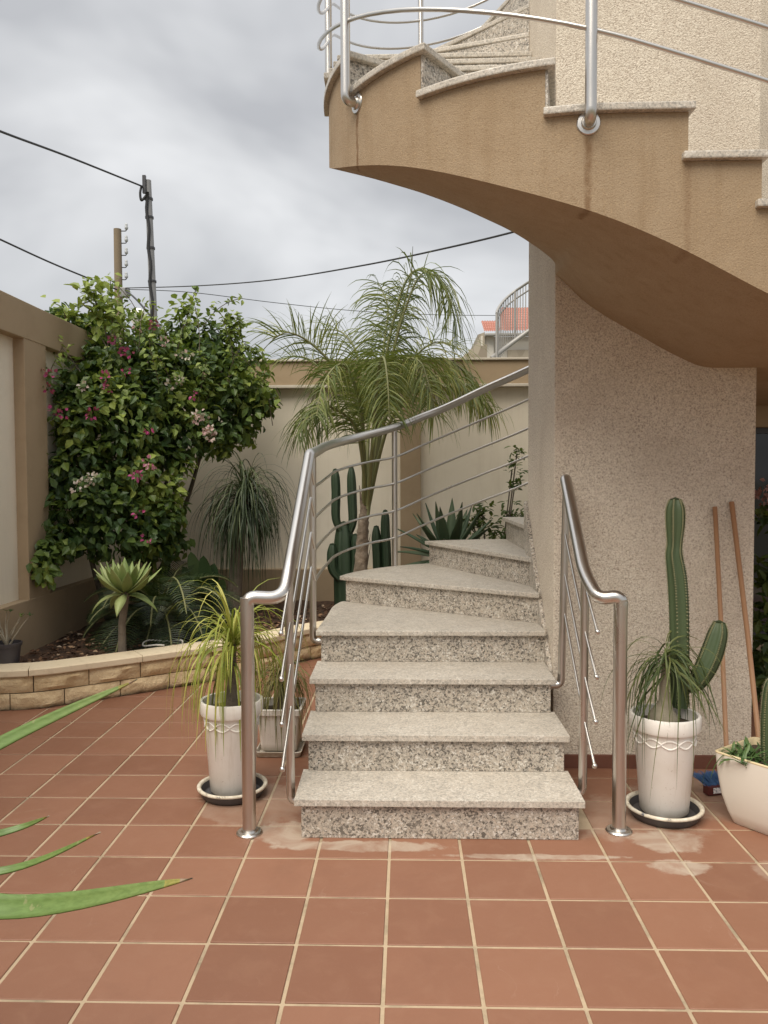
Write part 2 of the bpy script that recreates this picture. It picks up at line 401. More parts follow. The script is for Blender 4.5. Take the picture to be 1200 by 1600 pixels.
def leaf(name, stops, rough=.5, trans=.25, vein=None, spec=.35):
    """foliage: colour by the leaf's own tint attribute, some light through the blade"""
    n = NT(name).world_co()
    a = n.n('ShaderNodeAttribute', attribute_name='tint')
    f = n.math('ADD', a.outputs['Fac'], n.math('MULTIPLY', n.math('SUBTRACT', n.noise(9, 3), .5), .35))
    c = n.ramp(f, stops)
    n.set(c, rough, spec=spec)
    t = n.n('ShaderNodeBsdfTranslucent'); mx = n.n('ShaderNodeMixShader'); mx.inputs[0].default_value = trans
    b = n.mix(.5, c, (.25, .35, .03)); n.l(b, t.inputs[0])
    n.l(n.b.outputs[0], mx.inputs[1]); n.l(t.outputs[0], mx.inputs[2]); n.l(mx.outputs[0], n.out.inputs[0])
    return n.m
M['bougain'] = leaf('bougainvillea_leaf', [(0, (.026, .055, .018)), (.35, (.055, .10, .028)), (.7, (.13, .19, .04)), (1, (.27, .33, .07))], .42)
M['bract'] = leaf('bougainvillea_bract', [(0, (.42, .03, .17)), (.5, (.55, .12, .30)), (.8, (.70, .48, .47)), (1, (.80, .74, .66))], .6, .35)
M['palm'] = leaf('palm_leaflet', [(0, (.06, .09, .026)), (.45, (.135, .17, .046)), (.8, (.25, .26, .065)), (1, (.34, .28, .09))], .45, .2)
M['pony_yellow'] = leaf('variegated_strap_leaf', [(0, (.13, .18, .03)), (.5, (.30, .34, .055)), (1, (.50, .47, .13))], .45, .25)
M['pony_green'] = leaf('strap_leaf_green', [(0, (.035, .06, .02)), (.5, (.075, .105, .035)), (1, (.17, .18, .06))], .45, .15)
M['pony_olive'] = leaf('strap_leaf_olive', [(0, (.11, .11, .04)), (.5, (.21, .20, .075)), (1, (.33, .25, .12))], .5, .2)
M['pony_dark'] = leaf('strap_leaf_dark', [(0, (.02, .034, .017)), (.5, (.045, .066, .03)), (1, (.10, .125, .055))], .45, .12)
M['agave'] = leaf('agave_blade', [(0, (.05, .085, .05)), (.5, (.08, .125, .07)), (1, (.14, .18, .095))], .45, .05)
M['attenuata'] = leaf('fox_tail_agave_blade', [(0, (.20, .28, .09)), (.5, (.33, .42, .15)), (1, (.52, .58, .27))], .45, .2)
M['cycad'] = leaf('cycad_frond', [(0, (.012, .022, .010)), (.5, (.024, .042, .016)), (1, (.05, .075, .028))], .4, .1)
M['broad'] = leaf('broad_dark_leaf', [(0, (.025, .05, .025)), (.5, (.045, .08, .035)), (1, (.08, .12, .05))], .4, .12)
M['shrub'] = leaf('shrub_leaf', [(0, (.03, .06, .02)), (.5, (.07, .11, .03)), (1, (.16, .20, .05))], .5, .25)
M['succulent'] = leaf('succulent_leaf', [(0, (.04, .09, .03)), (.5, (.07, .14, .04)), (1, (.13, .20, .07))], .45, .15)
M['litter'] = leaf('dry_leaf_litter', [(0, (.06, .03, .018)), (.5, (.16, .085, .045)), (.8, (.30, .19, .11)), (1, (.42, .34, .25))], .9, 0)
n = NT('blade_foreground')
uvx = n.n('ShaderNodeAttribute', attribute_name='tint').outputs['Fac']
c = n.ramp(uvx, [(0, (.085, .15, .032)), (.55, (.115, .19, .05)), (.90, (.15, .21, .06)), (.955, (.30, .25, .06)), (.98, (.16, .08, .035)), (1, (.30, .22, .16))])
mp_ = n.n('ShaderNodeMapping'); mp_.inputs['Scale'].default_value = (5, 150, 150); n.l(n.co, mp_.inputs[0])
c = n.mix(n.ramp(n.noise(1, 3, .6, vec=mp_.outputs[0]), [(.4, 0.), (.65, .55)]), c, (.07, .12, .025))
c = n.mix(n.ramp(n.noise(40, 3), [(.68, 0.), (.72, .5)]), c, (.25, .24, .12)); n.set(c, .42); M['yucca'] = n.m
def cactus_mat(name, a, b):
    n = NT(name).world_co(); n.set(n.mix(n.noise(7, 4), a, b), .5); n.bump(n.noise(60, 3), .2, .004); return n.m
M['cactus'] = cactus_mat('cactus_skin', (.045, .080, .036), (.085, .115, .050))
M['cactus_dark'] = cactus_mat('cactus_skin_dark', (.022, .045, .024), (.04, .07, .035))
M['cactus_rib'] = cactus_mat('cactus_rib_edge', (.16, .17, .08), (.22, .21, .11))
n = NT('grey_bark').world_co(); n.set(n.mix(n.noise(14, 5), (.20, .165, .125), (.10, .08, .06)), .9); n.bump(n.noise(30, 4), .7, .02); M['bark'] = n.m
n = NT('palm_trunk').world_co()
c = n.ramp(n.noise(10, 5, .7, .5), [(.3, (.11, .085, .06)), (.55, (.25, .20, .15)), (.75, (.38, .32, .25))]); n.set(c, .9); n.bump(n.noise(18, 4), .8, .03); M['palmtrunk'] = n.m
n = NT('palm_petiole').world_co(); n.set(n.mix(n.noise(8, 3), (.15, .17, .06), (.22, .21, .10)), .6); M['petiole'] = n.m
n = NT('pale_stem').world_co(); n.set(n.mix(n.noise(30, 4), (.34, .30, .22), (.20, .17, .12)), .8); n.bump(n.noise(60, 3), .5, .006); M['palestem'] = n.m
n = NT('white_hose').world_co(); n.set((.62, .60, .56), .5); M['hose'] = n.m
n = NT('pink_flower').world_co(); n.set(n.mix(n.noise(40, 2), (.34, .17, .16), (.42, .26, .22)), .7); M['pinkflower'] = n.m

# ================================================================== SETTING
g = MB(); g.quadstrip_grid([[(-600, -600, -.06), (-600, 1200, -.06)], [(600, -600, -.06), (600, 1200, -.06)]][::-1])
tag(g.build('ground', M['ground']), 'bare ground beyond the courtyard walls', kind='structure')

# kerb line of the raised bed (outer face, plan)
KERB = catmull([(-4.2, 5.30, 0), (-3.4, 5.32, 0), (-2.86, 5.37, 0), (-2.6, 5.44, 0), (-2.3, 5.64, 0), (-1.95, 5.90, 0), (-1.66, 6.13, 0), (-1.24, 6.47, 0), (-.9, 6.93, 0), (-.45, 7.30, 0), (.2, 7.45, 0), (1.0, 7.5, 0), (1.9, 7.5, 0)], 10)
def kerb_y(x):
    for a, b in zip(KERB, KERB[1:]):
        if a.x <= x <= b.x: return a.y+(b.y-a.y)*(x-a.x)/(b.x-a.x+1e-9)
    return 5.3 if x < 0 else 7.5

# courtyard floor: grout bed with tiles
TP, TX0, TY0 = .31, -.076, 3.267
floor = MB(); floor.box(-4.4, 5.2, -1.5, 7.6, -.05, -.004)
floor = tag(floor.build('courtyard_floor', M['grout']), 'courtyard floor of square terracotta tiles with pale grout joints', kind='structure')
tm = MB(); tm.box(-.1485, .1485, -.1485, .1485, -.02, 0)
tile0 = tm.build('tile', M['tile'], floor, bevel=.0022, segs=1); tile_me = tile0.data
tile0.location = (50, 50, 0); first = True
rest = MB()
def in_view(x, y):
    for dx in (-.15, .15):
        for dy in (-.15, .15):
            d = Vector((x+dx, y+dy, -CAM_H)); c = d.dot(FX)
            if c > .1 and -10 < 600+FPX*d.dot(RX)/c < 1210 and 800-FPX*d.dot(UX)/c < 1612: return True
    return False
for i in range(-14, 17):
    for j in range(-15, 14):
        x, y = TX0+TP*(i+.5), TY0+TP*(j+.5)
        if y-.15 > kerb_y(x)+.05 or y > 7.45 or x > 5: continue
        if -.40 < x < .70 and 3.7 < y < 6.3: continue                      # under the stair
        if .95 < x < 1.8 and 4.55 < y < 5.1: continue                      # under the core
        z = U(-.0008, .0008)
        if in_view(x, y) and y < 6.6 and not (x > .9 and y > 4.6):
            o = tile0 if first else tile0.copy()
            if not first: link(o, floor)
            first = False
            o.location = (x, y, z); o.rotation_euler = (U(-.0018, .0018), U(-.0018, .0018), U(-.004, .004))
        else:
            rest.box(x-.1485, x+.1485, y-.1485, y+.1485, -.02, z)
tag(rest.build('tiles', M['tile'], floor), kind='stuff')

# raised bed: soil, sandstone kerb
soil = MB(); gr = []
nx, ny = 60, 36
for a in range(nx+1):
    x = -4.1+a*6.0/nx; y0 = kerb_y(x)+.06; row = []
    for b in range(ny+1):
        y = y0+(8.98-y0)*b/ny
        row.append((x, y, .235+.05*noise.noise((x*1.6, y*1.6, 0))+.025*noise.noise((x*6, y*6, 3))))
    gr.append(row)
soil.quadstrip_grid(gr[::-1])
tag(soil.build('garden_bed', M['soil'], smooth=True), 'dark soil of the raised garden bed under the plants', kind='structure')
kerb = empty('garden_kerb', (-2.3, 5.7, 0), 'low curved kerb of rough sandstone blocks with a flat pale cap', 'kerb')
def kerb_len():
    acc = [0]
    for a, b in zip(KERB, KERB[1:]): acc.append(acc[-1]+(b-a).length)
    return acc
KA = kerb_len()
def kerb_at(s, off=0):
    s = max(0, min(KA[-1]-1e-4, s))
    for i in range(len(KA)-1):
        if KA[i] <= s <= KA[i+1]:
            t = (s-KA[i])/(KA[i+1]-KA[i]); p = KERB[i].lerp(KERB[i+1], t); d = (KERB[i+1]-KERB[i]).normalized(); break
    return p + Vector((-d.y, d.x, 0))*off
bk = MB(); bk.quadstrip_grid([[kerb_at(s, .018)+Vector((0, 0, z)) for z in (0, .24)] for s in [KA[-1]*k/80 for k in range(81)]])
bk.quadstrip_grid([[kerb_at(s, .15)+Vector((0, 0, z)) for z in (.24, 0)] for s in [KA[-1]*k/80 for k in range(81)]])
bk.build('mortar_core', M['mortar'], kerb)
for course in range(2):
    s = .0 if course == 0 else -.17
    while s < KA[-1]-.2:
        ln = U(.27, .40); a, b = s+.004, s+ln-.004; z0, z1 = .002+course*.122, .118+course*.122
        if b > .02:
            a = max(a, 0); bb = MB(); nu, nv = 7, 4; sd = random.random()*50; grid = []
            for iu in range(nu+1):
                rowp = []
                for iv in range(nv+1):
                    edge = min(iu, nu-iu, iv, nv-iv)
                    d = 0 if edge == 0 else -.010-.020*max(0, noise.noise((iu*.55+sd, iv*.7, sd)) + .35)
                    rowp.append(kerb_at(a+(b-a)*iu/nu, d)+Vector((0, 0, z0+(z1-z0)*iv/nv)))
                grid.append(rowp)
            bb.quadstrip_grid(grid)
            back = lambda u, z: kerb_at(u, .03)+Vector((0, 0, z))
            for e0 in ([(a, z0), (b, z0)], [(b, z1), (a, z1)]):
                q = [kerb_at(e0[0][0])+Vector((0, 0, e0[0][1])), kerb_at(e0[1][0])+Vector((0, 0, e0[1][1])), back(*e0[1]), back(*e0[0])]
                b0 = len(bb.v); bb.v += [tuple(p) for p in q]; bb.face((b0, b0+3, b0+2, b0+1))
            for u in (a, b):
                q = [kerb_at(u)+Vector((0, 0, z0)), kerb_at(u)+Vector((0, 0, z1)), back(u, z1), back(u, z0)]
                b0 = len(bb.v); bb.v += [tuple(p) for p in q]; bb.face((b0, b0+1, b0+2, b0+3))
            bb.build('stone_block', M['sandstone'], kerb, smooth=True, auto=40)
        s += ln
s = 0
while s < KA[-1]-.05:
    e1 = min(s+U(.75, .95), KA[-1]); cb = MB(); k = 8; rows = []
    for q in range(k+1):
        u = s+.0025+(e1-s-.005)*q/k
        rows.append([kerb_at(u, o_)+Vector((0, 0, z)) for o_, z in ((-.028, .243), (-.031, .249), (-.031, .285), (-.024, .293), (.19, .295), (.19, .243))])
    cb.quadstrip_grid(rows, closed_v=True)
    b0 = len(cb.v); cb.v += [tuple(p) for p in rows[0]]+[tuple(p) for p in rows[-1]]
    cb.face(tuple(range(b0, b0+6))); cb.face(tuple(range(b0+6, b0+12))[::-1])
    cb.build('cap_stone', M['cap'], kerb); s = e1

# garden walls ------------------------------------------------------
WX = -3.05
lw = empty('garden_wall', (WX, 5.5, 0), 'tall tan courtyard wall with recessed cream panels running beside the garden bed', 'wall')
b = MB(); b.box(WX-.32, WX-.095, -1.5, 9.2, 0, 2.80); b.build('panel', M['cream_paint'], lw)
b = MB(); b.box(WX-.34, WX, -1.5, 9.2, 2.765, 3.06); b.build('beam', M['tan_paint'], lw, bevel=.006)
b = MB(); b.box(WX-.30, WX-.002, -1.5, 9.2, 0, .66); b.build('base', M['tan_paint'], lw, bevel=.005)
for y0 in (0.4, 3.3, 6.22, 8.86):
    b = MB(); b.box(WX-.30, WX-.004, y0, y0+.38, .655, 2.77); b.build('pilaster', M['tan_paint'], lw, bevel=.005)
WY = 8.90
bw = empty('garden_wall', (-.5, WY, 0), 'cream rear courtyard wall with tan top band behind the palm tree', 'wall')
b = MB(); b.box(WX+.02, 6.0, WY+.095, WY+.3, 0, 2.68); b.build('panel', M['cream_paint'], bw)
b = MB(); b.box(WX+.02, 6.0, WY+.002, WY+.32, 2.705, 2.965); b.build('beam', M['tan_paint'], bw, bevel=.006)
b = MB(); b.box(WX+.02, 6.0, WY-.02, WY+.30, 2.668, 2.703); b.build('ledge', M['coping'], bw, bevel=.006)
b = MB(); b.box(WX+.02, 6.0, WY-.025, WY+.345, 2.967, 2.992); b.build('coping', M['coping'], bw, bevel=.006)
b = MB(); b.box(WX+.02, 6.0, WY+.004, WY+.28, 0, .60); b.build('base', M['tan_paint'], bw, bevel=.005)
for x0 in (-.065, 3.0):
    b = MB(); b.box(x0, x0+.235, WY+.006, WY+.28, .595, 2.672); b.build('pilaster', M['tan_paint'], bw, bevel=.005)

# stair core --------------------------------------------------------
PX0, PX1, PY0, PY1 = .82, 1.918, 4.35, 5.28
core = empty('stair_core', (1.37, 4.8, 0), 'pale pebble stucco pillar that the granite staircase winds around', 'pillar')
b = MB(); b.box(PX0, PX1, PY0, PY1, .0, 7.5); b.build('wall', M['stucco'], core, bevel=.006)
b = MB(); b.box(PX0+.04, PX1+.012, PY0-.014, PY0+.01, .001, .075); b.build('skirting_board', M['skirting'], core, bevel=.002)

# main house beside the stair (a sliver shows past the core)
hs = empty('house', (4.2, 6.7, 0), 'stucco house behind the stair pillar with a dark ground floor window', 'house')
b = MB(); b.box(2.35, 6.0, 6.62, 6.9, 2.42, 7.5); b.build('upper_wall', M['stucco'], hs)
b = MB(); b.box(2.35, 2.72, 6.64, 6.9, 0, 2.415); b.box(3.75, 6.0, 6.64, 6.9, 0, 2.415); b.box(2.72, 3.75, 6.64, 6.9, 2.05, 2.415); b.box(2.72, 3.75, 6.64, 6.9, 0, .25); b.build('lower_wall', M['tan_paint'], hs)
b = MB(); b.box(2.72, 3.75, 6.78, 6.80, .25, 2.05); w_ = b.build('window', M['glass'], hs)
b = MB()
for (x0, x1, z0, z1) in ((2.72, 2.77, .25, 2.05), (3.70, 3.75, .25, 2.05), (3.2, 3.25, .3, 2.0), (2.77, 3.70, .25, .30), (2.77, 3.70, 2.0, 2.05), (2.77, 3.2, 1.3, 1.33)): b.box(x0, x1, 6.74, 6.81, z0, z1)
b.build('window_frame', M['frame'], w_)

# ================================================================== STAIRCASE
RISE = .186
stair = empty('winding_staircase', (.15, 3.46, 0), 'granite staircase winding up around the stucco pillar with a tan underside overhead', 'staircase')
TH = .030
def slab(name, poly, z, mat, parent, th=TH, bev=.006):
    b_ = MB(); b_.prism([(p[0], p[1]) for p in poly], z-th, z)
    return b_.build(name, mat, parent, bevel=bev, segs=2)
def riser(a, c, z0, z1, parent, nrm, name='riser', th=.02, mat=None):
    """upright slab on the plan line a-c; nrm points to the back"""
    a, c, nrm = Vector(a), Vector(c), Vector(nrm).normalized()*th
    b_ = MB(); b_.prism([a.to_tuple(), c.to_tuple(), (c+nrm).to_tuple(), (a+nrm).to_tuple()], z0, z1)
    return b_.build(name, mat or M['granite'], parent, bevel=.0015, segs=1)
V2 = lambda x, y: Vector((x, y))
# lower flight: lips in plan (inner end, outer end)
LX0, LX1 = -.487, .765
C2 = V2(.82, 5.26); RF = 1.307                        # rear turn: centre and face radius
def arc2(deg, R): return C2 + V2(-cos(radians(deg))*R, sin(radians(deg))*R)
lips = [  # inner lip, outer lip, outer angle (None = on the straight)
    (V2(.79, 3.430), V2(-.505, 3.430), None), (V2(.79, 3.757), V2(-.512, 3.757), None), (V2(.79, 4.115), V2(-.518, 4.115), None),
    (V2(.80, 4.480), V2(-.525, 4.480), None), (V2(.80, 4.700), arc2(13.5, RF+.025), 13.5), (V2(.80, 4.980), arc2(60, RF+.03), 60),
    (V2(.82, 5.275), arc2(89.6, RF+.03), 89.6), (V2(1.14, 5.29), V2(1.14, 6.60), 'E'), (V2(1.42, 5.29), V2(1.42, 6.60), 'E'),
    (V2(1.70, 5.29), V2(1.70, 6.60), 'E'), (V2(1.98, 5.29), V2(1.98, 6.60), 'E'), (V2(2.26, 5.29), V2(2.26, 6.60), 'E')]
zs = [RISE*(i+1) for i in range(7)] + [RISE*7+.2*(i+1) for i in range(5)]
body = MB()
for i, (inn, out, ang) in enumerate(lips[:-1]):
    ni, no, na = lips[i+1]
    z = zs[i]
    d = (inn-out).normalized(); back = V2(-d.y, d.x)
    nd = (ni-no).normalized(); nback = V2(-nd.y, nd.x)
    def outer(off):
        pts = []
        if ang in (None,) and na is None: pts = [V2(out.x+off, out.y), V2(no.x+off, no.y+.05)]
        elif ang is None: pts = [V2(out.x+off, out.y), V2(C2.x-RF-.025+off*.8, C2.y-.25)] + [arc2(na*k/5, RF+.025-off) for k in range(6)]
        elif ang != 'E' and na != 'E': pts = [arc2(ang+(na-ang)*k/8, RF+.028-off) for k in range(9)]
        else: pts = [V2(out.x, out.y-off), V2(no.x, no.y-off)]
        return pts
    op = outer(0)
    back_pts = [op[-1]+nback*.045, ni+nback*.045]
    if i == 0: back_pts = [V2(-.508, 3.757+.045), V2(.79, 3.757+.045)]
    elif i == 1: back_pts = [V2(-.514, 4.115+.045), V2(.79, 4.115+.045)]
    poly = [inn] + op + back_pts
    if i == 2: poly = [inn] + op + [V2(.79, 4.53), V2(.79, 4.343), ]
    if i == 2: poly = [V2(.79, 4.115), V2(-.518, 4.115), V2(-.522, 4.53), V2(.797, 4.53), V2(.797, 4.344), V2(.79, 4.344)]
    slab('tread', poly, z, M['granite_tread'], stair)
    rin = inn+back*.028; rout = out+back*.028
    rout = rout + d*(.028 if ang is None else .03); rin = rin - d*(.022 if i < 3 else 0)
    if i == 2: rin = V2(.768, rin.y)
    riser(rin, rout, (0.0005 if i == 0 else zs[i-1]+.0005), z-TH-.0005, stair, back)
    # masonry under the tread, set back behind the riser
    bo = [p for p in outer(.032)]
    bo[0] = bo[0]+back*.05
    bp = [rin+back*.022] + bo + [ni+nback*.045 if i > 2 else V2(LX1-.004, no.y+.045)]
    if i < 3: bp[0] = V2(LX1-.004, bp[0].y)
    body.prism([(p.x, p.y) for p in bp], .001+i*.0001, z-TH-.001)
body.build('lower_body', M['tan_render'], stair)
# sloping granite skirting along the core's side
sk = MB(); poly = [(4.352, .52), (4.375, .55), (4.42, .60), (5.30, 1.47), (5.30, 1.2), (4.9, .75), (4.6, .52)]
n0 = len(sk.v)
for x in (.796, .8195): sk.v += [(x, p[0], p[1]) for p in poly]
k = len(poly)
sk.face(tuple(range(k))); sk.face(tuple(range(k, 2*k))[::-1])
for q in range(k): sk.face((q, k+q, k+(q+1) % k, (q+1) % k))
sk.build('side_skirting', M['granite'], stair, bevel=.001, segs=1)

# upper flight -----------------------------------------------------
C1 = V2(.82, 4.35); C3 = V2(.82, 5.28); RU = 1.23
SW = C3.y-C1.y
def path(s):
    """plan stations along the upper flight: inner point, outer direction"""
    if s < 0: return V2(.82-s, 4.35), V2(0, -1)
    if s < 1: f = radians(90*s); return C1.copy(), V2(-sin(f), -cos(f))
    if s < 1+SW: return V2(.82, 4.35+s-1), V2(-1, 0)
    if s < 2+SW: f = radians(90*(s-1-SW)); return C3.copy(), V2(-cos(f), sin(f))
    return V2(.82+(s-2-SW), C3.y), V2(0, 1)
def opt(s, off=0, R=RU): i_, d_ = path(s); return i_+d_*(R+off)
SOFF_O = [(-.80, 2.22), (-.594, 2.329), (-.388, 2.450), (-.284, 2.505), (-.127, 2.579), (.014, 2.642), (.094, 2.694), (.174, 2.749), (.259, 2.812), (.349, 2.886), (.433, 2.949), (.519, 3.006), (.638, 3.074), (.759, 3.146), (.852, 3.208), (1.0, 3.33), (1.93, 3.92), (2.93, 4.66), (4.2, 5.35)]
SOFF_I = [(-.80, 2.22), (-.60, 2.318), (-.48, 2.390), (-.30, 2.490), (-.155, 2.585), (-.08, 2.66), (.0, 2.755), (.08, 2.785), (.4, 2.81), (.6, 2.865), (.8, 2.98), (1.0, 3.14), (1.3, 3.40), (1.93, 3.88), (2.93, 4.62), (4.2, 5.35)]
nos = [(-.87, 2.692), (-.584, 2.878), (-.30, 3.066), (.12, 3.252), (.40, 3.438), (.667, 3.624), (.967, 3.81), (1.25, 3.996), (1.53, 4.182), (1.81, 4.368), (2.10, 4.554), (2.38, 4.74), (2.66, 4.926), (2.93, 5.112), (3.22, 5.298), (3.5, 5.484), (3.8, 5.67), (4.2, 5.85)]
LAND = 2.506
ub = MB()
RL = RU*pi/2
def s2l(s): return s if s < 0 else s*RL if s < 1 else RL+s-1 if s < 1+SW else RL+SW+(s-1-SW)*RL if s < 2+SW else 2*RL+s-2
def l2s(l): return l if l < 0 else l/RL if l < RL else 1+l-RL if l < RL+SW else 1+SW+(l-RL-SW)/RL if l < 2*RL+SW else 2+l-2*RL
def smooth_tab(tab, s, w=.16):
    """table value averaged over w metres along the outer edge"""
    l = s2l(s); return sum((1-abs(q)/9)*lerp_table(tab, l2s(l+w*q/8)) for q in range(-8, 9))/9
def zsf(s): return smooth_tab(SOFF_O, s, .34), smooth_tab(SOFF_I, s, .10)
def P3(p, z): return (p.x, p.y, z)
allst = [(-2.6, LAND)]+nos
prevz = None
for k_ in range(len(allst)-1):
    s0, z = allst[k_]; s1 = allst[k_+1][0]; zt = z-TH-.001
    s0r, s1r = s0+.02, s1+.02
    if k_ == 0: s0r = s0
    nn = 12
    grid_o, grid_s, grid_t = [], [], []
    for q in range(nn+1):
        s = s0r+(s1r-s0r)*q/nn; o_ = opt(s); i_ = path(s)[0]; zo, zi = zsf(s)
        grid_o.append([P3(o_, zo), P3(o_, zt)])
        grid_s.append([P3(i_.lerp(o_, t/6), zi+(zo-zi)*t/6) for t in range(7)])
        grid_t.append([P3(i_, zt), P3(o_, zt)])
    ub.quadstrip_grid(grid_o); ub.quadstrip_grid(grid_s); ub.quadstrip_grid(grid_t)
    if prevz is not None:
        o_ = opt(s0r); i_ = path(s0r)[0]; bq = len(ub.v); ub.v += [P3(i_, prevz), P3(o_, prevz), P3(o_, zt), P3(i_, zt)]; ub.face((bq, bq+1, bq+2, bq+3))
    prevz = zt
ubo = ub.build('upper_body', M['tan_render'], stair)
bm = bmesh.new(); bm.from_mesh(ubo.data); bmesh.ops.remove_doubles(bm, verts=bm.verts, dist=.0005); bmesh.ops.recalc_face_normals(bm, faces=bm.faces); bm.to_mesh(ubo.data); bm.free()
for f in ubo.data.polygons: f.use_smooth = True
ubo.data.set_sharp_from_angle(angle=radians(25))
for k_, (s0, z) in enumerate(nos[:-1]):
    s1 = nos[k_+1][0]
    i0, d0 = path(s0); t0 = V2(d0.y, -d0.x)            # travel direction
    i1, d1 = path(s1); t1 = V2(d1.y, -d1.x)
    n_ = 10; op = [opt(s0+(s1-s0)*q/n_, .028) for q in range(n_+1)]
    poly = [i0] + op + [op[-1]+t1*.045, i1+t1*.045] if s0 < 0 or s0 >= 1 else [i0+d0*.02] + op + [op[-1]+t1*.045, i1+t1*.04]
    slab('tread', poly, z, M['granite_tread'], stair)
    zl = (nos[k_-1][1] if k_ else LAND)
    riser(i0+t0*.0, opt(s0, -.004)+t0*.028, zl+.0005, z-TH-.0005, stair, t0, th=.018)
slab('landing', [V2(1.66, 3.09), V2(3.45, 3.09), V2(3.45, 6.61), V2(2.27, 6.61), V2(2.27, 5.29), V2(1.93, 5.29), V2(1.93, 4.352), V2(1.66, 4.345)], LAND, M['granite_tread'], stair)
b = MB(); b.prism([(1.93, 4.36), (3.42, 4.36), (3.42, 6.58), (2.30, 6.58), (2.30, 5.27), (1.93, 5.27)], 2.222, LAND-TH-.001); b.build('landing_body', M['tan_render'], stair)

# ================================================================== RAILINGS
def rosette(p, d, parent, R=.043):
    b_ = MB(); b_.lathe(p, [(.0, .016), (.026, .016), (.028, .012), (.030, .007), (R-.003, .006), (R, .002), (R, -.004)], 28, axis=d)
    return b_.build('rosette', M['steel'], parent, smooth=True, auto=35)
def tube(name, pts, r, parent, n=14):
    b_ = MB(); b_.tube(pts, r, n); return b_.build(name, M['steel'], parent, smooth=True, auto=50)
def rod(pts, r, parent, ball=True):
    b_ = MB(); b_.tube(pts, r, 8)
    if ball:
        p = Vector(pts[0]); b_.lathe(p, [(.0005, -.013), (.008, -.010), (.0115, -.003), (.0115, .003), (.008, .010), (.0005, .013)], 12)
    return b_.build('rod', M['steel'], parent, smooth=True, auto=60)
left = empty('stair_railing', (-.721, 3.498, 0), 'stainless outer railing with newel post curving up the garden side of the lower steps', 'railing')
XL = -.548
hand = fillet([(-.721, 3.498, 1.0), (-.721, 3.498, 1.088), (-.56, 3.53, 1.075), (XL, 3.66, 1.215), (XL, 4.44, 1.762)], .075, 7)
tail = [(-.548, 4.60, 1.775), (-.55, 5.0, 1.812), (-.545, 5.26, 1.842)]
for dg, z in ((15, 1.885), (30, 1.943), (48, 2.037), (60, 2.135), (70, 2.227), (84, 2.382)):
    p = arc2(dg, 1.36); tail.append((p.x, p.y, z))
tail += [(1.02, 6.62, 2.533), (1.5, 6.63, 2.76), (2.1, 6.64, 3.1)]
hand = hand[:-1] + fillet([hand[-2], (XL, 4.44, 1.762), (XL, 4.52, 1.770)], .03, 3)[1:] + catmull(tail, 8)
tube('handrail', hand, .031, left, 18)
tube('newel_post', [(-.721, 3.498, .0), (-.721, 3.498, 1.085)], .031, left, 20)
b = MB(); b.lathe((-.721, 3.498, 0), [(.060, .0), (.060, .006), (.054, .012), (.040, .014), (.036, .022), (.031, .022)], 28); b.build('base_ring', M['steel'], left, smooth=True, auto=35)
tube('post', fillet([(-.49, 3.62, .105), (XL, 3.62, .105), (XL, 3.62, 1.18)], .045), .0205, left)
tube('post', fillet([(-.49, 4.60, .66), (XL-.008, 4.60, .66), (XL, 4.60, 1.765)], .045), .0205, left)
rosette((-.4885, 3.62, .105), (-1, 0, 0), left, .034); rosette((-.4885, 4.60, .66), (-1, 0, 0), left, .034)
pp = arc2(48, 1.36); pb = arc2(48, RF)
tube('post', fillet([(pb.x, pb.y, .80), (pp.x, pp.y, .80), (pp.x, pp.y, 2.03)], .04), .0225, left)
RT = [  # rod heights at: post on step four, 48 degrees, past the core
    (1.580, 1.802, 2.277), (1.395, 1.591, 2.037), (1.205, 1.370, 1.806), (1.020, 1.155, 1.580)]
for k_, (za, zb, zc) in enumerate(RT):
    zlow = .955-.198*k_
    xs = XL+.008
    slope = (1.762-1.215)/(4.44-3.66)
    up = [(xs, 3.33, zlow), (xs, 3.62, zlow+.29*slope), (xs, 4.42, zlow+1.09*slope), (xs, 4.60, za)]
    arcp = []
    for dg in (0, 12, 24, 36, 48, 60, 72, 84):
        p = arc2(dg, 1.352); t = dg/48
        z = za+(zb-za)*(.25+.75*t) if dg <= 48 else zb+(zc-zb)*((dg-48)/50)**1.08
        arcp.append((p.x, p.y, z))
    arcp += [(1.009, 6.612, zc), (1.6, 6.62, zc+.27), (2.1, 6.63, zc+.55)]
    rod(fillet(up, .02, 3), .0075, left)
    rod(catmull([(xs, 4.60, za), (xs, 4.9, za+.02)]+arcp, 5), .0095, left, ball=False)

right = empty('stair_railing', (.971, 3.55, 0), 'short stainless railing with newel post between the steps and the white pot', 'railing')
XR = .842
tube('handrail', fillet([(.971, 3.55, .99), (.975, 3.55, 1.088), (.875, 3.56, 1.068), (XR, 3.70, 1.165), (XR+.022, 4.25, 1.612)], .085, 8), .031, right, 18)
b = MB(); b.lathe((XR+.022, 4.25, 1.612), [(.031, -.002), (.029, .012), (.018, .022), (.0005, .027)], 18, axis=(.03, .78, .62)); b.build('end_cap', M['steel'], right, smooth=True)
tube('newel_post', [(.971, 3.55, 0), (.971, 3.55, 1.07)], .031, right, 20)
b = MB(); b.lathe((.971, 3.55, 0), [(.060, .0), (.060, .006), (.054, .012), (.040, .014), (.036, .022), (.031, .022)], 28); b.build('base_ring', M['steel'], right, smooth=True, auto=35)
tube('post', fillet([(.765, 3.69, .12), (XR-.006, 3.69, .12), (XR, 3.69, 1.15)], .045), .0205, right)
tube('post', fillet([(.765, 4.22, .50), (XR-.004, 4.22, .50), (XR+.02, 4.22, 1.58)], .045), .0205, right)
rosette((.766, 3.69, .12), (1, 0, 0), right, .034); rosette((.766, 4.22, .50), (1, 0, 0), right, .034)
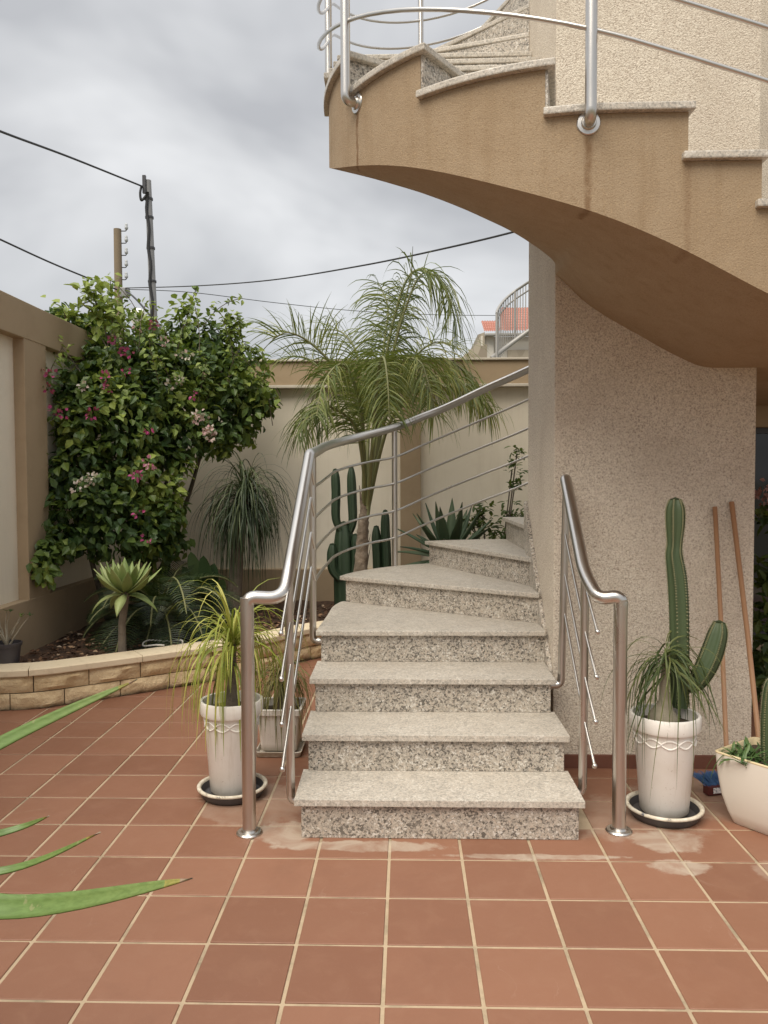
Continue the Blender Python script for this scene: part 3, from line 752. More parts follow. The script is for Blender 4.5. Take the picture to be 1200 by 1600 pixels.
for k_ in range(4):
    zl = .938-.205*k_; sl = .80
    rod([(XR+.004, 3.46+.012*k_, zl), (XR, 3.69, zl+(.23-.012*k_)*sl), (XR+.012, 4.22, zl+(.76-.012*k_)*sl)], .0068, right)

upper = empty('stair_railing', tuple(opt(.054, .05))+(3.0,), 'stainless railing fixed to the tan string of the overhead flight', 'railing')
ROD1 = [(-2.0, 2.72), (-1.1, 2.93), (-.61, 3.105), (-.3, 3.20), (.054, 3.325), (.2, 3.41), (.42, 3.575), (.65, 3.73), (.85, 3.845), (1.0, 3.93), (1.5, 4.28), (1.93, 4.60), (2.2, 4.78), (2.57, 5.06), (2.85, 5.31), (3.1, 5.53), (4.2, 6.3)]
RO = .055
for k_ in range(4):
    pts = []
    for q in range(-40, 84):
        s = q/20; o_ = opt(s, RO); pts.append((o_.x, o_.y, smooth_tab(ROD1, s, .5)+.197*k_))
    sm = [pts[0]]+[tuple((Vector(pts[i-1])+Vector(pts[i])*2+Vector(pts[i+1]))/4) for i in range(1, len(pts)-1)]+[pts[-1]]
    rod(sm, .0092, upper, ball=False)
pts = []
for q in range(-40, 84): s = q/20; o_ = opt(s, RO); pts.append((o_.x, o_.y, smooth_tab(ROD1, s, .5)+.80))
tube('handrail', pts, .0285, upper, 16)
for s, z in ((-1.35, 2.52), (-.62, 2.60), (.054, 3.0), (.642, 3.362), (1.58, 3.95), (2.57, 4.60), (3.3, 5.2)):
    w0 = opt(s); w1 = opt(s, RO+.006); d_ = path(s)[1]
    zt = lerp_table(ROD1, s)+.80
    if s == -.62: continue
    tube('post', fillet([(w0.x, w0.y, z), (w1.x, w1.y, z), (w1.x, w1.y, zt)], .05), .0225, upper, 18)
    rosette((w0.x, w0.y, z), (d_.x, d_.y, 0), upper, .046)
#@@OBJECTS
# ================================================================== POTS
def leaf_path(p, az, el, ln, droop, n=9, curl=0.0):
    """points of a strap leaf that leaves p and bends under its weight"""
    d = Vector((cos(az)*cos(el), sin(az)*cos(el), sin(el))); p = Vector(p); out = [p.copy()]; st = ln/n
    side = Vector((-sin(az), cos(az), 0))
    for k in range(n):
        d = (d + Vector((0, 0, -1))*droop*st*(1+k*.25) + side*curl*st).normalized()
        p = p + d*st; out.append(p.copy())
    return out, side
def strap(mb, p, az, el, ln, droop, w, tint, curl=0.0, n=9, floor_z=.01):
    pts, side = leaf_path(p, az, el, ln, droop, n, curl)
    for q in pts:
        if q.z < floor_z: q.z = floor_z+R_()*.004
    ws = [w*(.75+.25*min(1, k/2))*(1-(k/n)**2.2*.93) for k in range(n+1)]
    mb.ribbon(pts, ws, side, .35, tint)

def tall_pot(parent, c, h=.5, rt=.165, rb=.118):
    x, y = c; z0 = .025
    b_ = MB()
    b_.lathe((x, y, 0), [(.0, z0), (rb-.01, z0), (rb, z0+.012), (rt-.022, h-.085), (rt-.018, h-.075), (rt-.004, h-.07), (rt, h-.06), (rt+.001, h-.012), (rt-.003, h-.002), (rt-.010, h), (rt-.016, h-.004), (rt-.020, h-.05), (rt-.035, h-.12)], 48)
    body_ = b_.build('pot_body', M['white_plastic'], parent, smooth=True, auto=38)
    # moulded ribbon of linked ovals below the rim
    o_ = MB(); nb = 11
    for k in range(nb):
        a0 = 2*pi*k/nb; half = pi/nb*1.06
        for sg in (1, -1):
            pts = []
            for q in range(9):
                t = q/8; a = a0-half+2*half*t; zz = h-.115+sg*.020*sin(pi*t)
                rr = rb+(rt-.022-rb)*((zz-z0)/(h-.085-z0))+.001
                pts.append((x+rr*cos(a), y+rr*sin(a), zz))
            o_.tube(pts, .0042, 6, caps=False)
    o_.build('moulded_band', M['white_plastic'], body_, smooth=True)
    s_ = MB(); s_.lathe((x, y, 0), [(.0, h-.045), (rt-.055, h-.05), (rt-.019, h-.055)], 24); s_.build('soil', M['potsoil'], parent, smooth=True)
def saucer(parent, c, R):
    x, y = c
    b_ = MB(); b_.lathe((x, y, 0), [(.0, .003), (R-.03, .003), (R-.022, .008), (R-.004, .045), (R-.002, .050)], 48); b_.lathe((x, y, 0), [(R-.016, .050), (R-.030, .014), (R-.04, .012), (0, .012)], 48)
    s_ = b_.build('saucer', M['dark_plastic'], parent, smooth=True, auto=40)
    b_ = MB(); b_.lathe((x, y, 0), [(R-.003, .044), (R+.003, .047), (R+.003, .056), (R-.006, .060), (R-.016, .056), (R-.0185, .046)], 48)
    b_.build('rim', M['saucer_rim'], s_, smooth=True)

# white pot by the short railing
PC = (1.233, 3.725)
pot = empty('flower_pot', (*PC, 0), 'tall white pot on a dark saucer in front of the stucco pillar', 'pot', 'tall white pots beside the stair')
saucer(pot, PC, .178); tall_pot(pot, PC, .50, .163, .112)
pl = empty('ponytail_plant', (PC[0]-.01, PC[1]-.02, .45), 'ponytail plant with swollen base and thin curling leaves in the pot by the pillar', 'plant')
b = MB(); cx, cy = PC[0]-.015, PC[1]-.02
b.tube([(cx, cy, .44), (cx, cy, .47), (cx, cy, .495), (cx+.002, cy, .525), (cx+.008, cy, .56), (cx+.004, cy, .62), (cx+.008, cy, .70), (cx+.012, cy, .78)], [.06, .072, .068, .045, .030, .022, .019, .015], 16)
b.build('trunk', M['palestem'], pl, smooth=True)
b = MB()
for k in range(95):
    az = U(0, 2*pi); el = U(-.2, 1.35); strap(b, (cx+.012, cy, U(.70, .80)), az, el, U(.25, .60), U(3, 14), U(.006, .010), R_(), U(-9, 9), 12)
for k in range(14):
    az = U(0, 2*pi); strap(b, (cx+.012, cy, .76), az, U(.4, 1.1), U(.55, .8), U(7, 10), .006, R_(), U(-3, 3), 12)
b.build('leaves', M['pony_green'], pl, tinted=True)

def cactus_column(mb, ribs, path_pts, radii, nribs, depth=.28, rot=0):
    pts = [Vector(p) for p in path_pts]; N = len(pts); n = nribs*4; rings = []; up = None
    for i, p in enumerate(pts):
        d = (pts[min(i+1, N-1)]-pts[max(i-1, 0)]).normalized()
        if up is None: up = Vector((1, 0, 0))
        up = (up-d*up.dot(d)).normalized(); sd = d.cross(up); ring = []
        for k in range(n):
            a = 2*pi*k/n+rot; c_ = cos(nribs*2*pi*k/n); rr = radii[i]*(1-depth*(.5-.5*c_)**.8)
            ring.append(p+(up*cos(a)+sd*sin(a))*rr)
        rings.append(ring)
        if ribs is not None:
            for r_ in range(nribs): ribs.setdefault(r_, []).append(ring[r_*4])
    mb.quadstrip_grid(rings, closed_v=True)
    b0 = len(mb.v); mb.v.append(tuple(pts[-1]+(pts[-1]-pts[-2]).normalized()*radii[-1]*.4)); e0 = b0-n
    for k in range(n): mb.face((e0+k, e0+(k+1) % n, b0))
def cactus_part(name, parent, pts, radii, nribs, mat, areoles=True, k=6, depth=.28):
    P_ = catmull(pts, k); rr = catmull([(r, 0, 0) for r in radii], k); rad = [max(.003, q.x) for q in rr]
    mb, ribs = MB(), {}
    cactus_column(mb, ribs, P_, rad, nribs, depth); o = mb.build(name, M[mat], parent, smooth=True)
    if areoles:
        e_ = MB()
        for r_, q in ribs.items():
            for i_ in range(1, len(q)-1):
                for f_ in (0, .5):
                    p = q[i_].lerp(q[i_+1], f_); ax_ = (p-P_[i_]).normalized()
                    e_.lathe(p-ax_*.001, [(.0045, 0), (.0035, .003), (.0003, .004)], 6, axis=ax_)
                    for s_ in range(3):
                        d_ = (ax_+Vector((U(-1, 1), U(-1, 1), U(-1, 1)))*.8).normalized(); e_.tube([p, p+d_*U(.006, .012)], [.0007, .0002], 3, caps=False)
        tag(e_.build('areoles', M['cactus_rib'], o), kind='stuff')
    return o
ca = empty('column_cactus', (1.315, 3.80, .45), 'tall ribbed green cactus with one curved side arm rising behind the ponytail plant', 'cactus')
Q = [at(1062, 1105, 3.80), at(1062, 1040, 3.80), at(1061, 960, 3.80), at(1058, 905, 3.80), at(1053, 868, 3.80), at(1054, 850, 3.80), at(1055, 820, 3.80), at(1055, 795, 3.80), at(1055, 780, 3.80)]
cactus_part('stem', ca, Q, [.044, .047, .048, .047, .040, .036, .045, .044, .026], 6, 'cactus', depth=.40)
Q = [at(1066, 1066, 3.80), at(1082, 1070, 3.79), at(1097, 1052, 3.78), at(1111, 1022, 3.78), at(1121, 990, 3.78), at(1124, 972, 3.78)]
cactus_part('arm', ca, Q, [.025, .040, .050, .054, .046, .026], 5, 'cactus', depth=.42)

# white pot by the outer railing
PL = (-.897, 3.94)
pot = empty('flower_pot', (*PL, 0), 'tall white pot on a dark saucer behind the outer newel post', 'pot', 'tall white pots beside the stair')
saucer(pot, PL, .176); tall_pot(pot, PL, .50, .160, .112)
pl = empty('ponytail_plant', (*PL, .45), 'yellow green ponytail plant with long arching leaves in the pot beside the outer newel post', 'plant')
b = MB(); b.tube([(PL[0], PL[1], .44), (PL[0], PL[1], .50), (PL[0]+.005, PL[1], .60), (PL[0]+.01, PL[1], .78)], [.05, .03, .022, .018], 12); b.build('trunk', M['bark'], pl, smooth=True)
b = MB(); tp = (PL[0]+.01, PL[1], .77)
for k in range(95): strap(b, (tp[0], tp[1], U(.70, .82)), U(0, 2*pi), U(.55, 1.5), U(.40, .75), U(1.8, 6.5), U(.009, .014), U(.2, 1), U(-.8, .8), 10)
for k in range(38): strap(b, (tp[0], tp[1], U(.66, .80)), U(0, 2*pi), U(-.1, .75), U(.38, .6), U(6, 11), U(.010, .014), U(0, .9), U(-1, 1), 10)
for az, el, ln in ((2.9, .75, .75), (3.2, .55, .72), (3.5, .8, .7), (2.6, .9, .7), (3.05, .25, .6), (3.7, .35, .62), (.2, .9, .6), (.5, .7, .6), (2.75, 1.15, .7), (.1, 1.2, .6)):
    strap(b, tp, az, el, ln, U(3.5, 5), .010, U(.5, 1), U(-.4, .4), 14)
b.build('leaves', M['pony_yellow'], pl, tinted=True)

# smaller pot behind
PS = (-.75, 4.60)
pot = empty('flower_pot', (*PS, 0), 'small square off-white pot half hidden behind the outer railing', 'pot')
b = MB(); hw, hb, ht = .135, .105, .285
def sq(h_, z, r_=.02):
    out = []
    for sx, sy, a0 in ((1, 1, 0), (-1, 1, 90), (-1, -1, 180), (1, -1, 270)):
        for q in range(4):
            a = radians(a0+q*30); out.append(Vector((PS[0]+sx*(h_-r_)+cos(a)*r_, PS[1]+sy*(h_-r_)+sin(a)*r_, z)))
    return out
b.quadstrip_grid([sq(hb-.01, .03), sq(hb, .034), sq(hw-.012, ht-.04), sq(hw, ht-.036), sq(hw+.002, ht-.004), sq(hw-.006, ht), sq(hw-.014, ht-.004), sq(hw-.02, ht-.06)], closed_v=True)
b.build('pot_body', M['white_plastic'], pot, smooth=True, auto=35)
b = MB(); b.quadstrip_grid([sq(.09, .002), sq(.128, .004), sq(.136, .034), sq(.130, .036), sq(.122, .012), sq(.02, .010, .01)], closed_v=True); b.build('saucer', M['white_plastic'], pot, smooth=True, auto=35)
b = MB(); b.box(PS[0]-.11, PS[0]+.11, PS[1]-.11, PS[1]+.11, ht-.07, ht-.045); b.build('soil', M['potsoil'], pot)
pl = empty('ponytail_plant', (*PS, .22), 'olive and brown strap leaved plant in the small pot behind the railing', 'plant')
b = MB(); b.tube([(PS[0], PS[1], .22), (PS[0]+.01, PS[1], .34), (PS[0]+.01, PS[1], .46)], [.03, .022, .015], 10); b.build('trunk', M['bark'], pl, smooth=True)
b = MB()
for k in range(190): strap(b, (PS[0]+.01+U(-.02, .02), PS[1], U(.38, .48)), U(0, 2*pi), U(.0, 1.45), U(.28, .46), U(5, 11), U(.006, .010), R_(), U(-2, 2), 9)
b.build('leaves', M['pony_olive'], pl, tinted=True)

# tapered square planter with a corner towards the viewer
PP = Vector((1.685, 3.63, 0)); pang = radians(45-8)
pot = empty('planter', tuple(PP), 'cream square planter with curved tapering sides at the foot of the leaning poles', 'planter')
def psq(h_, z, r_=.02):
    out = []
    for a0 in (0, 90, 180, 270):
        for q in range(5):
            a = radians(a0+q*22.5); sx = 1 if a0 in (0, 270) else -1; sy = 1 if a0 in (0, 90) else -1
            lx, ly = sx*(h_-r_)+cos(a)*r_, sy*(h_-r_)+sin(a)*r_
            out.append(Vector((PP.x+lx*cos(pang)-ly*sin(pang), PP.y+lx*sin(pang)+ly*cos(pang), z)))
    return out
b = MB(); b.quadstrip_grid([psq(.108, .0, .02), psq(.116, .006, .022), psq(.136, .06, .026), psq(.156, .14, .026), psq(.168, .23, .025), psq(.174, .31, .024), psq(.175, .333, .024)], closed_v=True)
b.build('planter_body', M['cream_plastic'], pot, smooth=True, auto=60)
b = MB(); b.quadstrip_grid([psq(.1755, .331, .025), psq(.1765, .336, .025), psq(.174, .339, .025), psq(.166, .339, .02), psq(.164, .334, .02), psq(.160, .29, .02)], closed_v=True); b.build('rim', M['rim_plastic'], pot, smooth=True, auto=50)
b = MB(); b.quadstrip_grid([psq(.162, .305, .02), psq(.02, .312, .01)], closed_v=True); b.build('soil', M['potsoil'], pot, smooth=True)
pl = empty('succulent', (1.60, 3.60, .31), 'low jagged green succulent spilling over the cream planter corner', 'plant')
b = MB()
for k in range(60):
    p = (PP.x-.07+U(-.10, .10), PP.y+U(-.11, .08), .315); az = U(0, 2*pi)
    pts, side = leaf_path(p, az, U(.2, 1.2), U(.06, .12), U(2, 9), 5)
    wd = U(.012, .018); b.ribbon(pts, [wd*.6, wd*1.1, wd*.7, wd*1.15, wd*.8, .001], side, .4, R_())
for az, ln in ((2.9, .36), (3.2, .28), (2.7, .22), (1.9, .2)):
    pts, side = leaf_path((PP.x-.08, PP.y, .32), az, .75, ln, 6, 9); b.ribbon(pts, [.007]*9+[.001], side, .3, .3)
b.build('leaves', M['succulent'], pl, tinted=True)
ca = empty('column_cactus', (PP.x+.012, PP.y-.01, .31), 'spiny cactus stem standing in the cream planter', 'cactus')
cactus_part('stem', ca, [(PP.x+.012, PP.y-.01, .30), (PP.x+.012, PP.y-.01, .42), (PP.x+.014, PP.y-.01, .56), (PP.x+.018, PP.y-.01, .66), (PP.x+.019, PP.y-.01, .70)], [.05, .055, .054, .045, .02], 9, 'cactus', depth=.3)

# broom and spare pole leaning on the core
br = empty('broom', (1.62, 4.0, 0), 'broom with blue bristles whose wooden handle leans on the stucco pillar', 'broom')
hp = at(1117, 792, 4.335); b = MB(); hb_ = Vector((1.648, 4.0, .045)); b.tube([hb_, hb_.lerp(hp, .5)+Vector((.004, 0, 0)), hp], .0125, 10); b.build('handle', M['wood'], br, smooth=True)
b = MB(); ax = Vector((.97, .25, 0)); bx_ = Vector((1.59, 4.0, .03))
def obox(mb, c, ax_, l, w, h_):
    c = Vector(c); ax_ = Vector(ax_).normalized(); s_ = Vector((-ax_.y, ax_.x, 0)); b0 = len(mb.v)
    for z in (-h_, h_):
        for i_, j_ in ((-1, -1), (1, -1), (1, 1), (-1, 1)): mb.v.append(tuple(c+ax_*l*i_+s_*w*j_+Vector((0, 0, z))))
    for q in ((3, 2, 1, 0), (4, 5, 6, 7), (0, 1, 5, 4), (1, 2, 6, 5), (2, 3, 7, 6), (3, 0, 4, 7)): mb.face(tuple(b0+t for t in q))
obox(b, (1.605, 3.99, .028), ax, .085, .022, .022); bl = b.build('head', M['brush_red'], br, bevel=.004)
b = MB(); obox(b, (1.61, 3.9665, .030), ax, .055, .0012, .014); b.build('label', M['label'], bl)
b = MB()
for k in range(260):
    t = U(-1, 1); p = Vector((1.605, 3.995, .05))+ax*.08*t+Vector((U(-.01, .01), U(-.015, .015), 0)); e_ = p+Vector((-.045+t*.02+U(-.012, .012), U(-.02, .02), .055+U(-.012, .012)))
    b.ribbon([p, p.lerp(e_, .5), e_], [.003, .003, .002], Vector((1, 0, 0)), .1, .5)
b.build('bristles', M['blue'], br)
b = MB(); tp_ = at(1143, 784, 4.335); ft = Vector((1.845, 4.03, .012)); b.tube([ft, ft.lerp(tp_, .5)+Vector((.006, 0, 0)), tp_], .0135, 10)
tag(b.build('wooden_pole', M['wood'], smooth=True), 'bare wooden pole leaning on the pillar edge next to the broom', 'pole')

# ================================================================== GARDEN PLANTS
# fox-tail agave on a stem
fa = empty('stemmed_agave', (-2.235, 6.06, .24), 'pale green rosette agave on a bare stem beside the curved kerb', 'agave')
ctop = at(196, 918, 6.06)
b = MB(); b.tube([(-2.245, 6.06, .20), (-2.24, 6.06, .5), (ctop.x+.0, 6.06, ctop.z-.05), (ctop.x, 6.06, ctop.z+.02)], [.034, .029, .033, .036], 12); b.build('stem', M['bark'], fa, smooth=True)
for k in range(30):
    ring = k/30; az = k*2.399; el = .22+.95*(ring**.8) if k > 4 else .15; ln = .32-.09*ring+U(-.02, .02)
    dr = 3.0 if k < 5 else -.3
    pts, side = leaf_path((ctop.x+cos(az)*.02, 6.06+sin(az)*.02, ctop.z-.05+.05*ring), az, el, ln, dr, 9)
    prof = [.035, .046, .06, .072, .078, .074, .062, .044, .022, .002]
    b = MB(); b.ribbon(pts, [w*1.08 for w in prof], side, .45, U(.1, .9)); o = b.build('leaf', M['attenuata'], fa, smooth=True, tinted=True)
    sm = o.modifiers.new('solid', 'SOLIDIFY'); sm.thickness = .005

# agave behind the steps
ag = empty('agave', (.44, 7.95, .25), 'dark blue green agave with stiff pointed leaves behind the upper granite step', 'agave')
b = MB(); b.tube([(.44, 7.95, .15), (.44, 7.95, .75)], [.07, .06], 10); b.build('stem', M['bark'], ag, smooth=True)
for k in range(34):
    ring = k/34; az = k*2.399; el = -.15+1.5*ring; ln = .62-.12*ring+U(-.04, .04)
    pts, side = leaf_path((.44+cos(az)*.04, 7.95+sin(az)*.04, .80+.12*ring), az, el, ln, .5*(1-ring), 8)
    b = MB(); b.ribbon(pts, [.06, .075, .095, .105, .1, .085, .06, .034, .003], side, .5, U(.0, .9)); o = b.build('leaf', M['agave'], ag, smooth=True, tinted=True)
    sm = o.modifiers.new('solid', 'SOLIDIFY'); sm.thickness = .008

# cacti beside the palm
c1 = empty('column_cactus', (-.66, 8.2, .25), 'dark branching cactus standing to the garden side of the palm trunk', 'cactus')
Y_ = 8.2
cactus_part('stem', c1, [at(540, 980, Y_), at(539, 900, Y_), at(538, 850, Y_), at(537, 818, Y_)], [.115, .12, .11, .07], 6, 'cactus_dark', False)
cactus_part('arm', c1, [at(533, 830, Y_-.05), at(525, 810, Y_-.05), at(525, 770, Y_-.05), at(524, 745, Y_-.05), at(524, 733, Y_-.05)], [.03, .045, .048, .045, .022], 6, 'cactus_dark', False)
cactus_part('arm', c1, [at(545, 835, Y_), at(551, 815, Y_), at(550, 775, Y_), at(549, 745, Y_), at(549, 730, Y_)], [.03, .045, .05, .045, .022], 6, 'cactus_dark', False)
cactus_part('arm', c1, [at(532, 905, Y_-.1), at(521, 890, Y_-.1), at(519, 865, Y_-.1), at(520, 850, Y_-.1)], [.04, .055, .055, .03], 6, 'cactus_dark', False)
cactus_part('arm', c1, [at(550, 905, Y_-.05), at(555, 880, Y_-.05), at(556, 850, Y_-.05), at(555, 835, Y_-.05)], [.04, .05, .05, .03], 6, 'cactus_dark', False)
c2 = empty('column_cactus', (-.26, 8.3, .25), 'pair of slim dark cactus columns between the palm trunk and the rail post', 'cactus')
Y_ = 8.3
cactus_part('stem', c2, [at(604, 960, Y_), at(604, 880, Y_), at(602, 830, Y_), at(602, 808, Y_), at(602, 797, Y_)], [.05, .052, .05, .043, .02], 6, 'cactus_dark', False)
cactus_part('stem', c2, [at(591, 960, Y_), at(590, 880, Y_), at(588, 840, Y_), at(588, 822, Y_)], [.05, .052, .05, .025], 6, 'cactus_dark', False)

# palm ------------------------------------------------------------
pm = empty('palm_tree', (-.47, 7.85, .2), 'feathery palm with drooping fronds in front of the rear wall', 'palm')
PY = 7.85
b = MB(); T0 = [at(557, 985, PY), at(561, 920, PY), at(565, 870, PY), at(567, 830, PY), at(569, 805, PY), at(571, 790, PY)]
tp = catmull(T0, 6); rad = [.080-.038*(i/(len(tp)-1))+.005*sin(i*2.2) for i in range(len(tp))]
b.tube(tp, rad, 18); tr = b.build('trunk', M['palmtrunk'], pm, smooth=True)
b = MB()
for k in range(9):                                # old leaf bases up the trunk
    i_ = int(U(2, len(tp)-3)); a = U(0, 2*pi); p = tp[i_]+Vector((cos(a), sin(a), 0))*rad[i_]*.9
    b.ribbon([p, p+Vector((cos(a)*.02, sin(a)*.02, .14)), p+Vector((cos(a)*.045, sin(a)*.045, .28))], [.06, .035, .006], Vector((-sin(a), cos(a), 0)), -.4, .5)
b.build('leaf_bases', M['palmtrunk'], tr, smooth=True)
def frond(ctrl, ll=.45, dens=64,  tint=(.15, .75), hang=1.0, start=.40, upb=0.):
    c_ = catmull(ctrl, 10); N = len(c_)
    acc = [0.]
    for a_, b_ in zip(c_, c_[1:]): acc.append(acc[-1]+(b_-a_).length)
    Lt = acc[-1]
    def pt(u):
        s_ = u*Lt
        for i_ in range(N-1):
            if acc[i_+1] >= s_: t = (s_-acc[i_])/(acc[i_+1]-acc[i_]+1e-9); return c_[i_].lerp(c_[i_+1], t), (c_[i_+1]-c_[i_]).normalized()
        return c_[-1], (c_[-1]-c_[-2]).normalized()
    r_ = MB(); r_.tube(c_, [.020*(1-.88*i_/(N-1))+.002 for i_ in range(N)], 6)
    fo = r_.build('frond', M['petiole'], pm, smooth=True)
    lb = MB()
    dens = int(dens*1.25)
    for k in range(dens):
        u = start+(1-start)*(k+U(-.4, .4))/dens; u = min(.999, max(0, u)); p, d = pt(u)
        sd = d.cross(Vector((0, 0, 1)))
        sd = sd.normalized() if sd.length > .15 else Vector((1, 0, 0))
        upv = sd.cross(d)
        v_ = (u-start)/(1-start); ln = ll*(.55+1.0*min(v_*2.2, 1)*(1-.55*v_**2))*U(.8, 1.1)
        for sg in (-1, 1):
            dr = (sd*sg*U(.7, 1.0)+d*U(.45, .85)+upv*U(-.7+upb, .9+upb)).normalized(); q = p.copy(); pts = [q.copy()]; st = ln/6
            for j in range(6):
                dr = (dr+Vector((0, 0, -1))*hang*st*U(.9, 4.2)*(1+j*.3)).normalized(); q = q+dr*st; pts.append(q.copy())
            w = U(.009, .015); lb.ribbon(pts, [w*.6, w, w, w*.9, w*.7, w*.45, .001], (d+upv*.3).normalized(), .3, U(*tint))
    lb.build('leaflets', M['palm'], fo, tinted=True)
B0 = at(571, 800, PY)
def fr(pix, **kw): frond([B0+Vector((U(-.03, .03), U(-.03, .03), U(-.05, .05)))]+[at(x, y, PY+d) for x, y, d in pix], **kw)
fr([(590, 640, .05), (615, 500, .1), (645, 425, .1), (690, 440, .05), (712, 500, 0)], ll=.46, dens=80, hang=.9)
fr([(596, 640, -.1), (622, 520, -.2), (650, 440, -.25), (668, 425, -.3)], ll=.44, dens=50, tint=(.1, .6), hang=.6, upb=.2)
fr([(588, 650, .2), (600, 540, .35), (606, 480, .5), (590, 440, .6)], ll=.40, dens=56, tint=(.2, .7))
fr([(565, 660, 0), (535, 590, -.1), (490, 540, -.2), (452, 520, -.3), (425, 530, -.35)], ll=.46, dens=54, tint=(.2, .8), hang=.35, upb=.6)
fr([(560, 670, .2), (520, 600, .3), (480, 560, .4), (440, 560, .4)], ll=.36, dens=46, hang=.5, upb=.4)
fr([(560, 680, -.3), (525, 640, -.6), (490, 640, -.8), (465, 680, -.9)], ll=.36, dens=66, tint=(.1, .6))
fr([(567, 665, -.3), (550, 590, -.6), (530, 570, -.8), (505, 600, -1.0), (495, 650, -1.1)], ll=.36, dens=66)
fr([(600, 660, .1), (640, 580, .15), (690, 560, .2), (735, 590, .2), (765, 640, .2)], ll=.42, dens=78, tint=(.35, .95))
fr([(605, 670, -.2), (655, 600, -.4), (705, 590, -.5), (745, 625, -.6)], ll=.38, dens=70, tint=(.3, .9))
fr([(600, 660, .3), (640, 570, .5), (680, 535, .6), (720, 545, .7)], ll=.42, dens=44, hang=.6, upb=.4, tint=(.3, .9))
fr([(585, 655, -.5), (592, 575, -.9), (600, 560, -1.2), (606, 600, -1.45), (608, 650, -1.55)], ll=.40, dens=74, tint=(.2, .75))
fr([(590, 650, -.4), (625, 570, -.7), (655, 565, -.95), (672, 610, -1.1), (680, 650, -1.15)], ll=.38, dens=70, tint=(.25, .85))
fr([(575, 650, .3), (560, 560, .6), (535, 520, .8), (500, 515, .9)], ll=.38, dens=40, hang=.5, upb=.4, tint=(.2, .7))
b = MB(); b.tube([B0, at(600, 620, PY), at(625, 500, PY), at(643, 430, PY), at(645, 385, PY)], [.02, .016, .012, .007, .002], 6); b.build('spear_leaf', M['petiole'], pm, smooth=True)

# big strap leaved tree plant in the corner
dr_ = empty('ponytail_tree', (-1.68, 7.6, .2), 'dark ponytail tree with a mop of hanging thin leaves beside the bougainvillea', 'tree')
DC = at(384, 775, 7.6)
b = MB(); b.tube([(-1.70, 7.6, .15), (-1.69, 7.6, .5), (-1.65, 7.6, 1.0), (DC.x, 7.6, DC.z)], [.11, .075, .06, .045], 12); b.build('trunk', M['bark'], dr_, smooth=True)
b = MB()
for k in range(430):
    az = U(0, 2*pi); el = U(-.2, 1.5); strap(b, DC+Vector((U(-.03, .03), U(-.03, .03), U(-.18, .08))), az, el, U(.5, 1.0), U(1.8, 6.0), U(.010, .017), R_()*(.4+.6*(el > .7)), U(-1, 1), 10)
b.build('leaves', M['pony_dark'], dr_, tinted=True)

# cycad
cy_ = empty('cycad', (-2.2, 6.9, .25), 'low dark cycad with spreading feather fronds in the shade under the bougainvillea', 'cycad')
b = MB(); b.lathe((-2.2, 6.9, .2), [(.11, 0), (.13, .1), (.11, .2), (.0, .26)], 14); b.build('trunk', M['bark'], cy_, smooth=True)
for k in range(34):
    az = k*2.399; el = .15+1.0*(k/34); pts, side = leaf_path((-2.2, 6.9, .42), az, el, U(.7, .85) if cos(az) < -.5 else U(.85, 1.2), 1.0, 12)
    b = MB(); b.tube(pts, [.008]*12+[.003], 5)
    fo = b.build('frond', M['petiole'], cy_, smooth=True)
    b = MB()
    for j in range(44):
        t = .15+.84*j/44; i_ = t*12; q0 = pts[int(i_)]; q1 = pts[min(12, int(i_)+1)]; p = q0.lerp(q1, i_-int(i_)); d = (q1-q0).normalized()
        ln = .20*sin(pi*(.12+.85*t))+.02
        for sg in (-1, 1):
            e_ = p+(side*sg+d*.55+Vector((0, 0, .18))).normalized()*ln
            b.ribbon([p, p.lerp(e_, .5)+Vector((0, 0, .006)), e_-Vector((0, 0, .01))], [.009, .010, .001], d, .2, R_())
    b.build('leaflets', M['cycad'], fo, tinted=True)
# broad dark leaves behind the stemmed agave
bl_ = empty('broad_leaf_plant', (-1.85, 7.35, .25), 'plant with broad upright dark leaves behind the stemmed agave', 'plant')
for k, (x, y, yy, w) in enumerate([(298, 862, 7.2, .15), (318, 868, 7.1, .14), (335, 880, 7.2, .13), (285, 885, 7.3, .13), (350, 905, 7.0, .12), (308, 900, 6.9, .12)]):
    t_ = at(x, y, yy); p0 = Vector((-1.85+U(-.04, .04), 7.3, .28)); mid = p0.lerp(t_, .5)+Vector((0, 0, .06)); c_ = catmull([p0, mid, t_], 6); n_ = len(c_)-1
    b = MB(); b.ribbon(c_, [.02 if i_/n_ < .35 else max(.002, w*sin(pi*min(1, (i_/n_-.3)/.7))**.7) for i_ in range(n_+1)], Vector((1, -.3, 0)), .3, U(.2, 1)); b.build('leaf', M['broad'], bl_, smooth=True, tinted=True)
# little aloe by the kerb
al = empty('small_aloe', (-1.68, 6.42, .25), 'tiny aloe offset just inside the kerb near the white pot', 'aloe')
for k in range(9):
    az = k*2.4; pts, side = leaf_path((-1.68, 6.42, .24), az, .5+.09*k, .17, .5, 6); b = MB(); b.ribbon(pts, [.03, .034, .034, .03, .022, .012, .001], side, .5, U(0, .7)); b.build('leaf', M['agave'], al, smooth=True, tinted=True)

